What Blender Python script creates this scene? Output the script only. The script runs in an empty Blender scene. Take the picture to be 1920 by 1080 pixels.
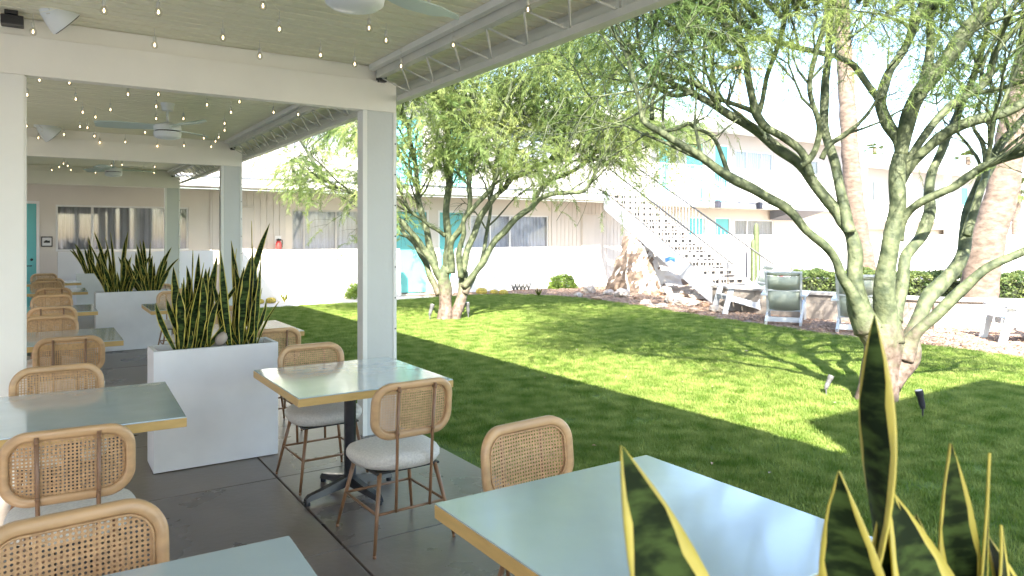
import bpy, bmesh, math, random
import numpy as np
from mathutils import Vector, Matrix, noise
R = random.Random(7)
rad = math.radians
scn = bpy.context.scene
# ------------------------------------------------------------------ camera
FPX, CX, HY, HC = 1340.0, 960.0, 443.0, 1.65
TH = math.atan((960 - 80) / FPX)
S_, C_ = math.sin(TH), math.cos(TH)
cam = bpy.data.cameras.new('camera'); co = bpy.data.objects.new('camera', cam)
scn.collection.objects.link(co); scn.camera = co
co.location = (0, 0, HC); co.rotation_euler = (rad(90), 0, -TH)
cam.sensor_width = 36; cam.lens = 36 * FPX / 1920; cam.shift_y = -(540 - HY) / 1920
cam.clip_start = 0.05; cam.clip_end = 1500
cam.dof.use_dof = True; cam.dof.focus_distance = 5.0; cam.dof.aperture_fstop = 6.3
# ------------------------------------------------------------------ light
SUN_EL, SUN_AZ = 39.9, 37.0
world = bpy.data.worlds.new('World'); scn.world = world; world.use_nodes = True
wn = world.node_tree; bgn = wn.nodes['Background']
sky = wn.nodes.new('ShaderNodeTexSky'); sky.sky_type = 'NISHITA'; sky.sun_disc = False
sky.sun_elevation = rad(SUN_EL); sky.sun_rotation = rad(180 + SUN_AZ)
sky.air_density = 1.0; sky.dust_density = 1.0; sky.ozone_density = 1.0
wn.links.new(sky.outputs[0], bgn.inputs[0]); bgn.inputs[1].default_value = 0.15
sl = bpy.data.lights.new('sun', 'SUN'); so = bpy.data.objects.new('sun', sl); scn.collection.objects.link(so)
sl.energy = 4.7; sl.angle = rad(0.5); sl.color = (1.0, 0.93, 0.81)
sdir = Vector((math.sin(rad(SUN_AZ)) * math.cos(rad(SUN_EL)), math.cos(rad(SUN_AZ)) * math.cos(rad(SUN_EL)), -math.sin(rad(SUN_EL))))
so.rotation_euler = sdir.to_track_quat('-Z', 'Y').to_euler()
scn.view_settings.view_transform = 'Standard'; scn.view_settings.look = 'None'
scn.view_settings.gamma = 1; scn.view_settings.use_curve_mapping = False
scn.view_settings.exposure = 2.58
scn.cycles.max_bounces = 8; scn.cycles.diffuse_bounces = 5; scn.cycles.transparent_max_bounces = 16
# ------------------------------------------------------------------ measuring helpers (photo pixel -> place in the courtyard)
def ray(px, py):
    r = (px - CX) / FPX
    return Vector((r * C_ + S_, -r * S_ + C_, -(py - HY) / FPX))
def atY(px, py, Y):
    v = ray(px, py); return Vector((0, 0, HC)) + v * (Y / v.y)
def atD(px, py, D): return Vector((0, 0, HC)) + ray(px, py) * D
def atZ(px, py, Z):
    v = ray(px, py); return Vector((0, 0, HC)) + v * ((Z - HC) / v.z)
# ------------------------------------------------------------------ materials
MATS = {}
def mat(name, col, rough=.6, nscale=0, namt=0, bump=0, bscale=60, metal=0, spec=.5, stretch=None, emit=0, col2=None, coat=0, detail=4, sub=0):
    if name in MATS: return MATS[name]
    m = bpy.data.materials.new(name); m.use_nodes = True; n = m.node_tree; b = n.nodes['Principled BSDF']
    b.inputs['Base Color'].default_value = (*col, 1); b.inputs['Roughness'].default_value = rough
    b.inputs['Metallic'].default_value = metal; b.inputs['Specular IOR Level'].default_value = spec
    if coat: b.inputs['Coat Weight'].default_value = coat; b.inputs['Coat Roughness'].default_value = .1; b.inputs['Coat IOR'].default_value = 1.75
    if emit:
        b.inputs['Emission Color'].default_value = (*col, 1); b.inputs['Emission Strength'].default_value = emit
    vec = None
    if nscale or bump:
        tc = n.nodes.new('ShaderNodeTexCoord'); mp = n.nodes.new('ShaderNodeMapping')
        n.links.new(tc.outputs['Object'], mp.inputs[0]); vec = mp.outputs[0]
        if stretch: mp.inputs['Scale'].default_value = stretch
        oi = n.nodes.new('ShaderNodeObjectInfo'); va = n.nodes.new('ShaderNodeVectorMath'); va.operation = 'SCALE'
        cmb = n.nodes.new('ShaderNodeCombineXYZ')
        for i in range(3): n.links.new(oi.outputs['Random'], cmb.inputs[i])
        va.inputs['Scale'].default_value = 37
        n.links.new(cmb.outputs[0], va.inputs[0]); n.links.new(va.outputs[0], mp.inputs['Location'])
    if nscale:
        t = n.nodes.new('ShaderNodeTexNoise'); t.inputs['Scale'].default_value = nscale; t.inputs['Detail'].default_value = detail
        n.links.new(vec, t.inputs['Vector'])
        r = n.nodes.new('ShaderNodeValToRGB'); r.color_ramp.elements[0].position = .3; r.color_ramp.elements[1].position = .7
        c2 = col2 or tuple(min(1, c * (1 + namt)) for c in col)
        c1 = col if col2 else tuple(c * (1 - namt) for c in col)
        r.color_ramp.elements[0].color = (*c1, 1); r.color_ramp.elements[1].color = (*c2, 1)
        n.links.new(t.outputs[0], r.inputs[0]); n.links.new(r.outputs[0], b.inputs['Base Color'])
        if not metal:
            mr = n.nodes.new('ShaderNodeMapRange'); mr.inputs[3].default_value = max(.05, rough - .08); mr.inputs[4].default_value = min(1, rough + .1)
            n.links.new(t.outputs[0], mr.inputs[0]); n.links.new(mr.outputs[0], b.inputs['Roughness'])
    if bump:
        t2 = n.nodes.new('ShaderNodeTexNoise'); t2.inputs['Scale'].default_value = bscale; t2.inputs['Detail'].default_value = 3
        n.links.new(vec, t2.inputs['Vector'])
        bm_ = n.nodes.new('ShaderNodeBump'); bm_.inputs['Strength'].default_value = bump; bm_.inputs['Distance'].default_value = .01
        n.links.new(t2.outputs[0], bm_.inputs['Height']); n.links.new(bm_.outputs[0], b.inputs['Normal'])
    MATS[name] = m; return m
def leafmat(name, c1, c2, trans=.5, scale=1.5, world=False):
    m = bpy.data.materials.new(name); m.use_nodes = True; n = m.node_tree; n.nodes.clear()
    o = n.nodes.new('ShaderNodeOutputMaterial'); tc = n.nodes.new('ShaderNodeTexCoord')
    t = n.nodes.new('ShaderNodeTexNoise'); t.inputs['Scale'].default_value = scale; t.inputs['Detail'].default_value = 5
    n.links.new(n.nodes.new('ShaderNodeNewGeometry').outputs['Position'] if world else tc.outputs['Object'], t.inputs['Vector'])
    r = n.nodes.new('ShaderNodeValToRGB'); r.color_ramp.elements[0].position = .35; r.color_ramp.elements[1].position = .65
    r.color_ramp.elements[0].color = (*c1, 1); r.color_ramp.elements[1].color = (*c2, 1)
    n.links.new(t.outputs[0], r.inputs[0])
    d = n.nodes.new('ShaderNodeBsdfPrincipled'); d.inputs['Roughness'].default_value = .55; d.inputs['Specular IOR Level'].default_value = .3
    tr = n.nodes.new('ShaderNodeBsdfTranslucent'); mx = n.nodes.new('ShaderNodeMixShader'); mx.inputs[0].default_value = trans
    n.links.new(r.outputs[0], d.inputs['Base Color']); n.links.new(r.outputs[0], tr.inputs[0])
    n.links.new(d.outputs[0], mx.inputs[1]); n.links.new(tr.outputs[0], mx.inputs[2]); n.links.new(mx.outputs[0], o.inputs[0])
    return m
def glassmat(name, tint=(.8, .85, .85), op=.25):
    m = bpy.data.materials.new(name); m.use_nodes = True; n = m.node_tree; n.nodes.clear()
    o = n.nodes.new('ShaderNodeOutputMaterial'); g = n.nodes.new('ShaderNodeBsdfGlossy'); g.inputs['Roughness'].default_value = .03
    t = n.nodes.new('ShaderNodeBsdfTransparent'); t.inputs[0].default_value = (*tint, 1)
    f = n.nodes.new('ShaderNodeLayerWeight'); f.inputs[0].default_value = .5
    pw = n.nodes.new('ShaderNodeMath'); pw.operation = 'POWER'; pw.inputs[1].default_value = 4; n.links.new(f.outputs['Facing'], pw.inputs[0])
    a = n.nodes.new('ShaderNodeMath'); a.inputs[1].default_value = op; a.use_clamp = True
    n.links.new(pw.outputs[0], a.inputs[0]); mx = n.nodes.new('ShaderNodeMixShader')
    n.links.new(a.outputs[0], mx.inputs[0]); n.links.new(t.outputs[0], mx.inputs[1]); n.links.new(g.outputs[0], mx.inputs[2])
    n.links.new(mx.outputs[0], o.inputs[0]); return m
M_ceil = mat('painted_ceiling', (.80, .78, .61), .55, 3, .05, .15, 40, stretch=(1, 6, 1))
M_paint = mat('white_paint', (.74, .74, .70), .5, 2.5, .04, .12, 30)
M_beam = mat('cream_beam_paint', (.84, .82, .74), .5, 2.5, .03, .1, 30)
M_col = mat('white_column_paint', (.80, .80, .75), .42, 2.5, .03, .1, 30)
M_trim = mat('truss_paint', (.60, .60, .54), .5, 6, .06)
M_dark = mat('dark_metal', (.02, .02, .022), .4, 10, .2, spec=.5)
M_stucco = mat('white_stucco', (.78, .75, .72), .85, 1.2, .04, .5, 90)
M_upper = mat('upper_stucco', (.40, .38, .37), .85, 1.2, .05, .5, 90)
M_beige = mat('beige_wall', (.66, .60, .53), .8, 1.5, .04, .3, 80)
M_siding = mat('beige_siding', (.60, .55, .495), .7, 2, .05, .2, 50, stretch=(4, 1, .5))
M_teal = mat('teal_door_paint', (.13, .47, .47), .45, 2, .06, .1)
M_winfr = mat('window_frame', (.52, .50, .48), .4, 5, .05)
M_wfw = mat('white_window_frame', (.74, .72, .70), .4, 5, .04)
M_curt = mat('grey_curtain', (.50, .47, .48), .9, 3, .2, .2, 20, stretch=(8, 1, .3))
M_curt2 = mat('pale_curtain', (.70, .71, .76), .9, 3, .15, .2, 20, stretch=(8, 1, .3))
M_glass = glassmat('window_glass', (.82, .84, .86), .06)
M_bulb = glassmat('bulb_glass', (.97, .95, .9), .1)
M_fil = mat('filament_glow', (1, .74, .42), .5, emit=2.0)
M_conc = mat('polished_concrete', (.165, .138, .118), .28, 1.6, .30, .12, 25, spec=.5, detail=9)
M_joint = mat('dark_joint', (.03, .028, .026), .9, 20, .2)
M_lam = mat('blue_laminate', (.44, .565, .63), .2, 8, .02, .02, 200, spec=.8, coat=1)
M_edge = mat('ochre_table_edge', (.56, .37, .13), .4, 8, .10, .05, 40, stretch=(1, 1, 6))
M_iron = mat('black_table_iron', (.012, .013, .018), .3, 20, .2, spec=.6)
M_wood = mat('oak_frame', (.53, .335, .17), .42, 5, .16, .08, 60, stretch=(1, 9, 5), coat=.15)
M_rod = mat('copper_brown_rod', (.235, .125, .062), .35, 20, .12, spec=.6)
M_seat = mat('cream_boucle', (.76, .73, .67), .95, 90, .10, .9, 220)
M_planter = mat('white_planter_paint', (.73, .735, .75), .5, 2.4, .08, .12, 14)
M_soil = mat('potting_soil', (.10, .075, .055), .95, 30, .5, 1, 60)
M_fan = mat('fan_white', (.70, .74, .74), .35, 4, .03)
M_blade = mat('fan_blade', (.50, .60, .56), .4, 4, .04)
M_boulder = mat('boulder_rock', (.45, .40, .35), .9, 1.6, .4, 1, 14, col2=(.70, .66, .61), detail=10)
M_stone = mat('pale_stone', (.42, .36, .31), .8, 4, .2, .6, 20)
M_bark = None
M_grav = mat('bark_mulch', (.17, .11, .08), .95, 24, .5, 1, 60, col2=(.33, .25, .205), detail=8)
M_chip = mat('bark_chip', (.20, .12, .08), .9, 3, .4, .3, col2=(.36, .27, .21))
M_path = mat('concrete_path', (.46, .44, .43), .8, 2, .1, .3, 60)
M_sand = mat('desert_ground', (.42, .36, .30), .95, 3, .12, .6, 30)
M_sling = mat('sage_sling', (.48, .52, .44), .7, 30, .05, .2, 120)
M_adir = mat('white_chair_frame', (.58, .60, .62), .45, 4, .03)
M_lampb = mat('bronze_fixture', (.035, .035, .05), .4, 20, .2)
M_lamps = mat('weathered_fixture', (.12, .12, .125), .5, 30, .25)
M_red = mat('extinguisher_red', (.50, .04, .035), .35, 5, .05)
M_block = mat('masonry_block', (.30, .26, .225), .85, 6, .15, .6, 50)
M_cap = mat('stone_cap', (.40, .37, .35), .7, 4, .15, .4, 30)
M_cact = mat('cactus_green', (.09, .115, .05), .7, 12, .2, .4)
M_trunk = mat('palm_bark', (.09, .065, .048), .95, 7, .35, 1, 26, stretch=(1, 1, 2.2), col2=(.22, .165, .13), detail=8)
M_hedge = leafmat('hedge_leaf', (.055, .10, .030), (.16, .20, .06), .3, 5)
M_shrub = leafmat('shrub_leaf', (.10, .19, .03), (.26, .36, .07), .4, 5)
M_barrel = mat('barrel_cactus', (.42, .32, .06), .8, 30, .3, .6)
M_flower = mat('red_flower', (.5, .03, .06), .6, 10, .1)
M_leafT = leafmat('palo_verde_leaflet', (.11, .19, .06), (.32, .39, .12), .6, .9)
M_leafB = leafmat('pale_palo_verde_leaflet', (.16, .25, .075), (.42, .48, .18), .62, .9)  # paler leaflet green of the two-trunk tree
M_palm = leafmat('palm_frond', (.07, .11, .03), (.16, .19, .06), .3, 2)
M_tread = mat('concrete_tread', (.34, .30, .265), .8, 6, .06, .3, 50)
M_stair = mat('shade_toned_white_steel', (.36, .385, .43), .45, 3, .03)  # white steel, the stringer side's shade mixed in as blue-grey
M_pole = mat('pole_wood', (.26, .17, .12), .9, 8, .2)
M_blue = mat('blue_cloth', (.06, .19, .42), .7, 8, .2)
M_brown = mat('dry_rock', (.50, .33, .23), .9, 8, .3, .7, 30)
M_print = mat('printed_paper', (.75, .74, .72), .6, 5, .02)
M_roofg = mat('grey_roof_edge', (.13, .14, .17), .7, 4, .1)
# green palo verde bark: smooth green with pale patches, browner and rougher near the ground
def bark():
    m = bpy.data.materials.new('palo_verde_bark'); m.use_nodes = True; n = m.node_tree; b = n.nodes['Principled BSDF']
    tc = n.nodes.new('ShaderNodeTexCoord'); t = n.nodes.new('ShaderNodeTexNoise'); t.inputs['Scale'].default_value = 11; t.inputs['Detail'].default_value = 9
    n.links.new(tc.outputs['Object'], t.inputs['Vector'])
    r = n.nodes.new('ShaderNodeValToRGB'); r.color_ramp.elements[0].position = .35; r.color_ramp.elements[1].position = .68
    r.color_ramp.elements[0].color = (.036, .052, .024, 1); r.color_ramp.elements[1].color = (.125, .145, .075, 1)
    n.links.new(t.outputs[0], r.inputs[0])
    t3 = n.nodes.new('ShaderNodeTexNoise'); t3.inputs['Scale'].default_value = 16; t3.inputs['Detail'].default_value = 8
    n.links.new(tc.outputs['Object'], t3.inputs['Vector'])
    r3 = n.nodes.new('ShaderNodeValToRGB'); r3.color_ramp.elements[0].position = .35; r3.color_ramp.elements[1].position = .66
    r3.color_ramp.elements[0].color = (.075, .05, .036, 1); r3.color_ramp.elements[1].color = (.19, .145, .12, 1)
    n.links.new(t3.outputs[0], r3.inputs[0])
    sx = n.nodes.new('ShaderNodeSeparateXYZ'); n.links.new(tc.outputs['Object'], sx.inputs[0])
    ad = n.nodes.new('ShaderNodeMath'); ad.operation = 'MULTIPLY_ADD'; ad.inputs[1].default_value = .9; n.links.new(t.outputs[0], ad.inputs[0]); n.links.new(sx.outputs[2], ad.inputs[2])
    mr = n.nodes.new('ShaderNodeMapRange'); mr.inputs[1].default_value = .85; mr.inputs[2].default_value = 1.3; n.links.new(ad.outputs[0], mr.inputs[0])
    mx = n.nodes.new('ShaderNodeMix'); mx.data_type = 'RGBA'; n.links.new(mr.outputs[0], mx.inputs[0]); n.links.new(r3.outputs[0], mx.inputs[6]); n.links.new(r.outputs[0], mx.inputs[7])
    n.links.new(mx.outputs[2], b.inputs['Base Color']); b.inputs['Roughness'].default_value = .7
    bp_ = n.nodes.new('ShaderNodeBump'); bp_.inputs['Strength'].default_value = .8; bp_.inputs['Distance'].default_value = .02
    n.links.new(t3.outputs[0], bp_.inputs['Height']); n.links.new(bp_.outputs[0], b.inputs['Normal'])
    return m
M_bark = bark()
# sansevieria: dark green with crosswise mottling
def sansmat():
    m = bpy.data.materials.new('snake_plant_green'); m.use_nodes = True; n = m.node_tree; b = n.nodes['Principled BSDF']
    tc = n.nodes.new('ShaderNodeTexCoord'); mp = n.nodes.new('ShaderNodeMapping'); mp.inputs['Scale'].default_value = (16, 16, 42)
    n.links.new(tc.outputs['Object'], mp.inputs[0])
    t = n.nodes.new('ShaderNodeTexNoise'); t.inputs['Scale'].default_value = 1.2; t.inputs['Detail'].default_value = 4
    n.links.new(mp.outputs[0], t.inputs['Vector'])
    r = n.nodes.new('ShaderNodeValToRGB'); r.color_ramp.elements[0].position = .42; r.color_ramp.elements[1].position = .62
    r.color_ramp.elements[0].color = (.007, .016, .004, 1); r.color_ramp.elements[1].color = (.05, .085, .02, 1)
    n.links.new(t.outputs[0], r.inputs[0]); n.links.new(r.outputs[0], b.inputs['Base Color'])
    b.inputs['Roughness'].default_value = .6; b.inputs['Specular IOR Level'].default_value = .12
    return m
M_sans = sansmat()
M_sansy = mat('snake_plant_margin', (.50, .43, .075), .42, 12, .2)
# cane: fine strands
M_cane = mat('rattan_cane', (.54, .34, .175), .55, 60, .22, .5, 260)

# ------------------------------------------------------------------ mesh helpers
COL = scn.collection
class MB:
    def __init__(s): s.v = []; s.f = []; s.m = []; s.cur = 0
    def add(s, vs, fs):
        o = len(s.v); s.v += [tuple(v) for v in vs]
        for f in fs: s.f.append(tuple(o + i for i in f)); s.m.append(s.cur)
    def box(s, x0, x1, y0, y1, z0, z1, rot=None, piv=None):
        vs = [Vector((x, y, z)) for z in (z0, z1) for y in (y0, y1) for x in (x0, x1)]
        if rot is not None:
            p = Vector(piv) if piv else Vector(((x0 + x1) / 2, (y0 + y1) / 2, (z0 + z1) / 2))
            vs = [rot @ (v - p) + p for v in vs]
        s.add(vs, [(0, 2, 3, 1), (4, 5, 7, 6), (0, 1, 5, 4), (2, 6, 7, 3), (0, 4, 6, 2), (1, 3, 7, 5)])
    def bbox(s, x0, x1, y0, y1, z0, z1, b=.004, rot=None, piv=None):
        bm = bmesh.new(); bmesh.ops.create_cube(bm, size=1)
        for v in bm.verts: v.co = Vector(((x0 + x1) / 2 + v.co.x * (x1 - x0), (y0 + y1) / 2 + v.co.y * (y1 - y0), (z0 + z1) / 2 + v.co.z * (z1 - z0)))
        bmesh.ops.bevel(bm, geom=bm.edges[:], offset=b, segments=2, affect='EDGES', profile=.6)
        vs = [v.co.copy() for v in bm.verts]
        if rot is not None:
            p = Vector(piv) if piv else Vector(((x0 + x1) / 2, (y0 + y1) / 2, (z0 + z1) / 2)); vs = [rot @ (v - p) + p for v in vs]
        bm.verts.index_update(); s.add(vs, [[v.index for v in f.verts] for f in bm.faces]); bm.free()
    def beam(s, a, b, w, h, up=Vector((0, 0, 1))):   # rectangular bar from a to b
        a = Vector(a); b = Vector(b); d = (b - a).normalized(); x = d.cross(up)
        if x.length < 1e-4: x = d.cross(Vector((0, 1, 0)))
        x.normalize(); y = x.cross(d).normalized()
        vs = [p + x * sx * w / 2 + y * sy * h / 2 for p in (a, b) for sy in (-1, 1) for sx in (-1, 1)]
        s.add(vs, [(0, 2, 3, 1), (4, 5, 7, 6), (0, 1, 5, 4), (2, 6, 7, 3), (0, 4, 6, 2), (1, 3, 7, 5)])
    def tube(s, pts, rs, n=8, cap=True, wob=0):
        pts = [Vector(p) for p in pts]; k = len(pts)
        if not hasattr(rs, '__len__'): rs = [rs] * k
        up = None; o = len(s.v); vs = []
        for i, p in enumerate(pts):
            t = (pts[min(i + 1, k - 1)] - pts[max(i - 1, 0)]).normalized()
            if up is None:
                up = t.orthogonal().normalized()
            up = (up - t * up.dot(t)); up = up.normalized() if up.length > 1e-5 else t.orthogonal().normalized()
            w = t.cross(up)
            for j in range(n):
                a = 2 * math.pi * j / n; r = rs[i]
                if wob: r *= 1 + wob * noise.noise(Vector((p.x * 3 + math.cos(a), p.y * 3 + math.sin(a), p.z * 3)))
                vs.append(p + (up * math.cos(a) + w * math.sin(a)) * r)
        fs = [(i * n + j, i * n + (j + 1) % n, (i + 1) * n + (j + 1) % n, (i + 1) * n + j) for i in range(k - 1) for j in range(n)]
        if cap: fs += [tuple(reversed(range(n))), tuple(range((k - 1) * n, k * n))]
        s.add(vs, fs)
    def lathe(s, prof, c=(0, 0, 0), n=24, sx=1, sy=1, mtx=None):
        c = Vector(c); vs = []
        for (r, z) in prof:
            for j in range(n):
                a = 2 * math.pi * j / n; v = Vector((r * math.cos(a) * sx, r * math.sin(a) * sy, z))
                vs.append((mtx @ v if mtx else v) + c)
        k = len(prof)
        fs = [(i * n + j, i * n + (j + 1) % n, (i + 1) * n + (j + 1) % n, (i + 1) * n + j) for i in range(k - 1) for j in range(n)]
        fs += [tuple(reversed(range(n))), tuple(range((k - 1) * n, k * n))]
        s.add(vs, fs)
    def build(s, name, mats, parent=None, smooth=False, local=False, kind=None):
        off = Vector((0, 0, 0))
        if parent is not None and not local:
            p = parent
            while p is not None: off += p.location; p = p.parent
        me = bpy.data.meshes.new(name)
        me.from_pydata([tuple(Vector(v) - off) for v in s.v], [], s.f)
        if not isinstance(mats, (list, tuple)): mats = [mats]
        for m in mats: me.materials.append(m)
        if len(mats) > 1: me.polygons.foreach_set('material_index', s.m)
        if smooth: me.polygons.foreach_set('use_smooth', [True] * len(me.polygons))
        me.update(); o = bpy.data.objects.new(name, me); COL.objects.link(o)
        if parent is not None: o.parent = parent
        if kind: o['kind'] = kind
        return o
def smooth_angle(o, ang=40):
    me = o.data; me.polygons.foreach_set('use_smooth', [True] * len(me.polygons)); me.set_sharp_from_angle(angle=rad(ang))
    return o
def thing(name, label, cat, loc=(0, 0, 0), rz=0, group=None):
    o = bpy.data.objects.new(name, None); COL.objects.link(o); o.location = loc; o.rotation_euler = (0, 0, rz)
    o.empty_display_size = .1; o['label'] = label; o['category'] = cat
    if group: o['group'] = group
    return o
def tag(o, label, cat, group=None):
    o['label'] = label; o['category'] = cat
    if group: o['group'] = group
    return o
KIDS = {}
def kids(o):
    return [c for c in o.children]
def dup(root, loc, rz, label, group=None):
    def rec(o, par):
        c = o.copy(); COL.objects.link(c)
        if par is not None: c.parent = par
        for ch in list(o.children): rec(ch, c)
        return c
    r = rec(root, None); r.location = loc; r.rotation_euler = (0, 0, rz); r['label'] = label
    if group: r['group'] = group
    return r
def mesh_np(name, V, F, mats, parent=None, midx=None, off=(0, 0, 0), kind=None, smooth=False):
    me = bpy.data.meshes.new(name); V = np.asarray(V, dtype=np.float32) - np.array(off, dtype=np.float32); F = np.asarray(F, dtype=np.int32)
    k = F.shape[1]
    me.vertices.add(len(V)); me.vertices.foreach_set('co', V.ravel())
    me.loops.add(F.size); me.loops.foreach_set('vertex_index', F.ravel())
    me.polygons.add(len(F)); me.polygons.foreach_set('loop_start', np.arange(0, F.size, k, dtype=np.int32))
    if not isinstance(mats, (list, tuple)): mats = [mats]
    for m in mats: me.materials.append(m)
    if midx is not None: me.polygons.foreach_set('material_index', np.asarray(midx, dtype=np.int32))
    if smooth: me.polygons.foreach_set('use_smooth', [True] * len(F))
    me.update(calc_edges=True); me.validate()
    o = bpy.data.objects.new(name, me); COL.objects.link(o)
    if parent is not None: o.parent = parent
    if kind: o['kind'] = kind
    return o
def struct(name, mb, m):
    o = mb.build(name, m); o['kind'] = 'structure'; return o
def grid_sheet(name, poly, z, m, sub=None):
    bm = bmesh.new(); vs = [bm.verts.new((x, y, z)) for x, y in poly]; bm.faces.new(vs)
    bmesh.ops.triangulate(bm, faces=bm.faces[:])
    me = bpy.data.meshes.new(name); bm.to_mesh(me); bm.free(); me.materials.append(m)
    o = bpy.data.objects.new(name, me); COL.objects.link(o); o['kind'] = 'structure'; return o

# ================================================================== GROUND
g = MB(); g.add([(-400, -400, -.06), (600, -400, -.06), (600, 600, -.06), (-400, 600, -.06)], [(0, 1, 2, 3)])
struct('ground', g, M_sand)
LAWN_FAR = [(2.62, 16.95), (4.12, 17.05), (5.7, 17.2), (7.6, 17.25), (8.8, 17.5), (10.5, 17.55), (11.6, 16.9), (12.25, 15.2), (12.0, 12.6), (11.65, 10.6), (11.42, 8.9), (11.3, 7.8), (11.25, 6.8), (11.38, 5.6), (11.4, 4.2), (11.6, 0), (11.8, -8)]
LAWN = [(2.62, -8)] + LAWN_FAR
LAWN = [(2.62, -8)] + [p for p in LAWN_FAR]
M_turf = mat('turf_soil', (.07, .12, .015), .95, 9, .3, .5, 50, col2=(.13, .19, .03))
lawn_sheet = grid_sheet('lawn', [(2.62, 16.95), (2.62, -8)] + LAWN_FAR[::-1][:-1], -.022, M_turf)
# bark mulch bed beyond the lawn, path along the building
bed = [(8.2, 18.6), (9.6, 17.45), (11.4, 16.6), (12.1, 15.2), (11.8, 12.6), (11.5, 10.6), (11.3, 8.9), (11.15, 7.8), (11.1, 6.8), (11.2, 5.6), (11.2, 4.2), (11.4, 0), (11.6, -6), (40, -6), (40, 18.65)]
grid_sheet('mulch_bed', bed, -.030, M_grav)
p = MB(); p.box(-2.4, 10.5, 16.9, 18.6, -.12, -.034); struct('path', p, M_path)

# patio floor: dark base and separate slabs with open joints
b = MB(); b.box(-2.4, 2.6, -9, 18.0, -.2, -.02); floor = struct('patio_floor', b, M_joint)
xs = [-2.4, -1.24, .05, 1.34, 2.6]; ys = [-3.3 + .0]
y = 3.65
while y > -9: y -= 1.31
ys = [y]
while y < 18.0: y += 1.31; ys.append(y)
for i in range(len(xs) - 1):
    for j in range(len(ys) - 1):
        y0 = max(-9, ys[j]); y1 = min(18.0, ys[j + 1])
        if y1 - y0 < .1: continue
        m = MB(); jj = .006; z = R.uniform(-.0012, .0012)
        m.bbox(xs[i] + jj, xs[i + 1] - (jj if i < 3 else 0), y0 + jj * .6, y1 - jj * .6, -.06, z, .004)
        m.build('paving_slab', M_conc, floor)

# ================================================================== GRASS
def grass():
    rng = np.random.default_rng(3); V = []; F = []; n = 170; rr = .14
    for i in range(n):
        a = rng.uniform(0, 2 * math.pi); r = rr * math.sqrt(rng.uniform()); x, y_ = r * math.cos(a), r * math.sin(a)
        h = rng.uniform(.016, .036); w = rng.uniform(.0016, .003); d = rng.uniform(0, 2 * math.pi); l = rng.uniform(.1, .8) * h
        dx, dy = math.cos(d), math.sin(d); o = len(V)
        V += [(x - dy * w, y_ + dx * w, 0), (x + dy * w, y_ - dx * w, 0), (x + dx * l * .45 + dy * w * .7, y_ + dy * l * .45 - dx * w * .7, h * .6), (x + dx * l * .45 - dy * w * .7, y_ + dy * l * .45 + dx * w * .7, h * .6), (x + dx * l, y_ + dy * l, h)]
        F += [(o, o + 1, o + 2), (o, o + 2, o + 3), (o + 3, o + 2, o + 4)]
    return np.array(V), np.array(F)
M_grass = leafmat('grass_blade', (.115, .20, .026), (.31, .375, .10), .42, 4.5, True)
gV, gF = grass()
tuft = mesh_np('grass_tuft', gV, gF, M_grass)
COL.objects.unlink(tuft)
# scatter with geometry nodes over the lawn outline
inner = []
def scatter(name, sheet_poly, z, source, dens, smin, smax, label, seed=1):
    bm = bmesh.new(); bm.faces.new([bm.verts.new((x, y, z)) for x, y in sheet_poly]); bmesh.ops.triangulate(bm, faces=bm.faces[:])
    me = bpy.data.meshes.new(name); bm.to_mesh(me); bm.free(); me.materials.append(source.data.materials[0])
    o = bpy.data.objects.new(name, me); COL.objects.link(o)
    ng = bpy.data.node_groups.new(name + '_nodes', 'GeometryNodeTree')
    ng.interface.new_socket('Geometry', in_out='INPUT', socket_type='NodeSocketGeometry'); ng.interface.new_socket('Geometry', in_out='OUTPUT', socket_type='NodeSocketGeometry')
    N = ng.nodes; L = ng.links; gi = N.new('NodeGroupInput'); go = N.new('NodeGroupOutput')
    dp = N.new('GeometryNodeDistributePointsOnFaces'); dp.inputs['Density'].default_value = dens; dp.inputs['Seed'].default_value = seed
    oi = N.new('GeometryNodeObjectInfo'); oi.inputs['Object'].default_value = source; oi.inputs['As Instance'].default_value = True
    ip = N.new('GeometryNodeInstanceOnPoints')
    rv = N.new('FunctionNodeRandomValue'); rv.data_type = 'FLOAT_VECTOR'; rv.inputs[0].default_value = (-.06, -.06, 0); rv.inputs[1].default_value = (.06, .06, 6.283)
    rs = N.new('FunctionNodeRandomValue'); rs.data_type = 'FLOAT'; rs.inputs[2].default_value = smin; rs.inputs[3].default_value = smax; rs.inputs['Seed'].default_value = 5
    L.new(gi.outputs[0], dp.inputs[0]); L.new(dp.outputs[0], ip.inputs[0]); L.new(oi.outputs['Geometry'], ip.inputs['Instance'])
    L.new(rv.outputs[0], ip.inputs['Rotation']); L.new(rs.outputs[1], ip.inputs['Scale']); L.new(ip.outputs[0], go.inputs[0])
    md = o.modifiers.new('scatter', 'NODES'); md.node_group = ng
    o['kind'] = 'stuff'; o['label'] = label; o['category'] = 'grass' if 'grass' in name else 'mulch'
    return o
gp = [(2.74, 16.85), (2.74, -3)] + [(x - .1, y - (.1 if x < 11 else 0)) for x, y in LAWN_FAR[::-1][1:] if y > -3][:-1]
scatter('grass', gp, -.022, tuft, 110, .75, 1.3, 'short bright green mown grass between patio and mulch bed')
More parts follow.
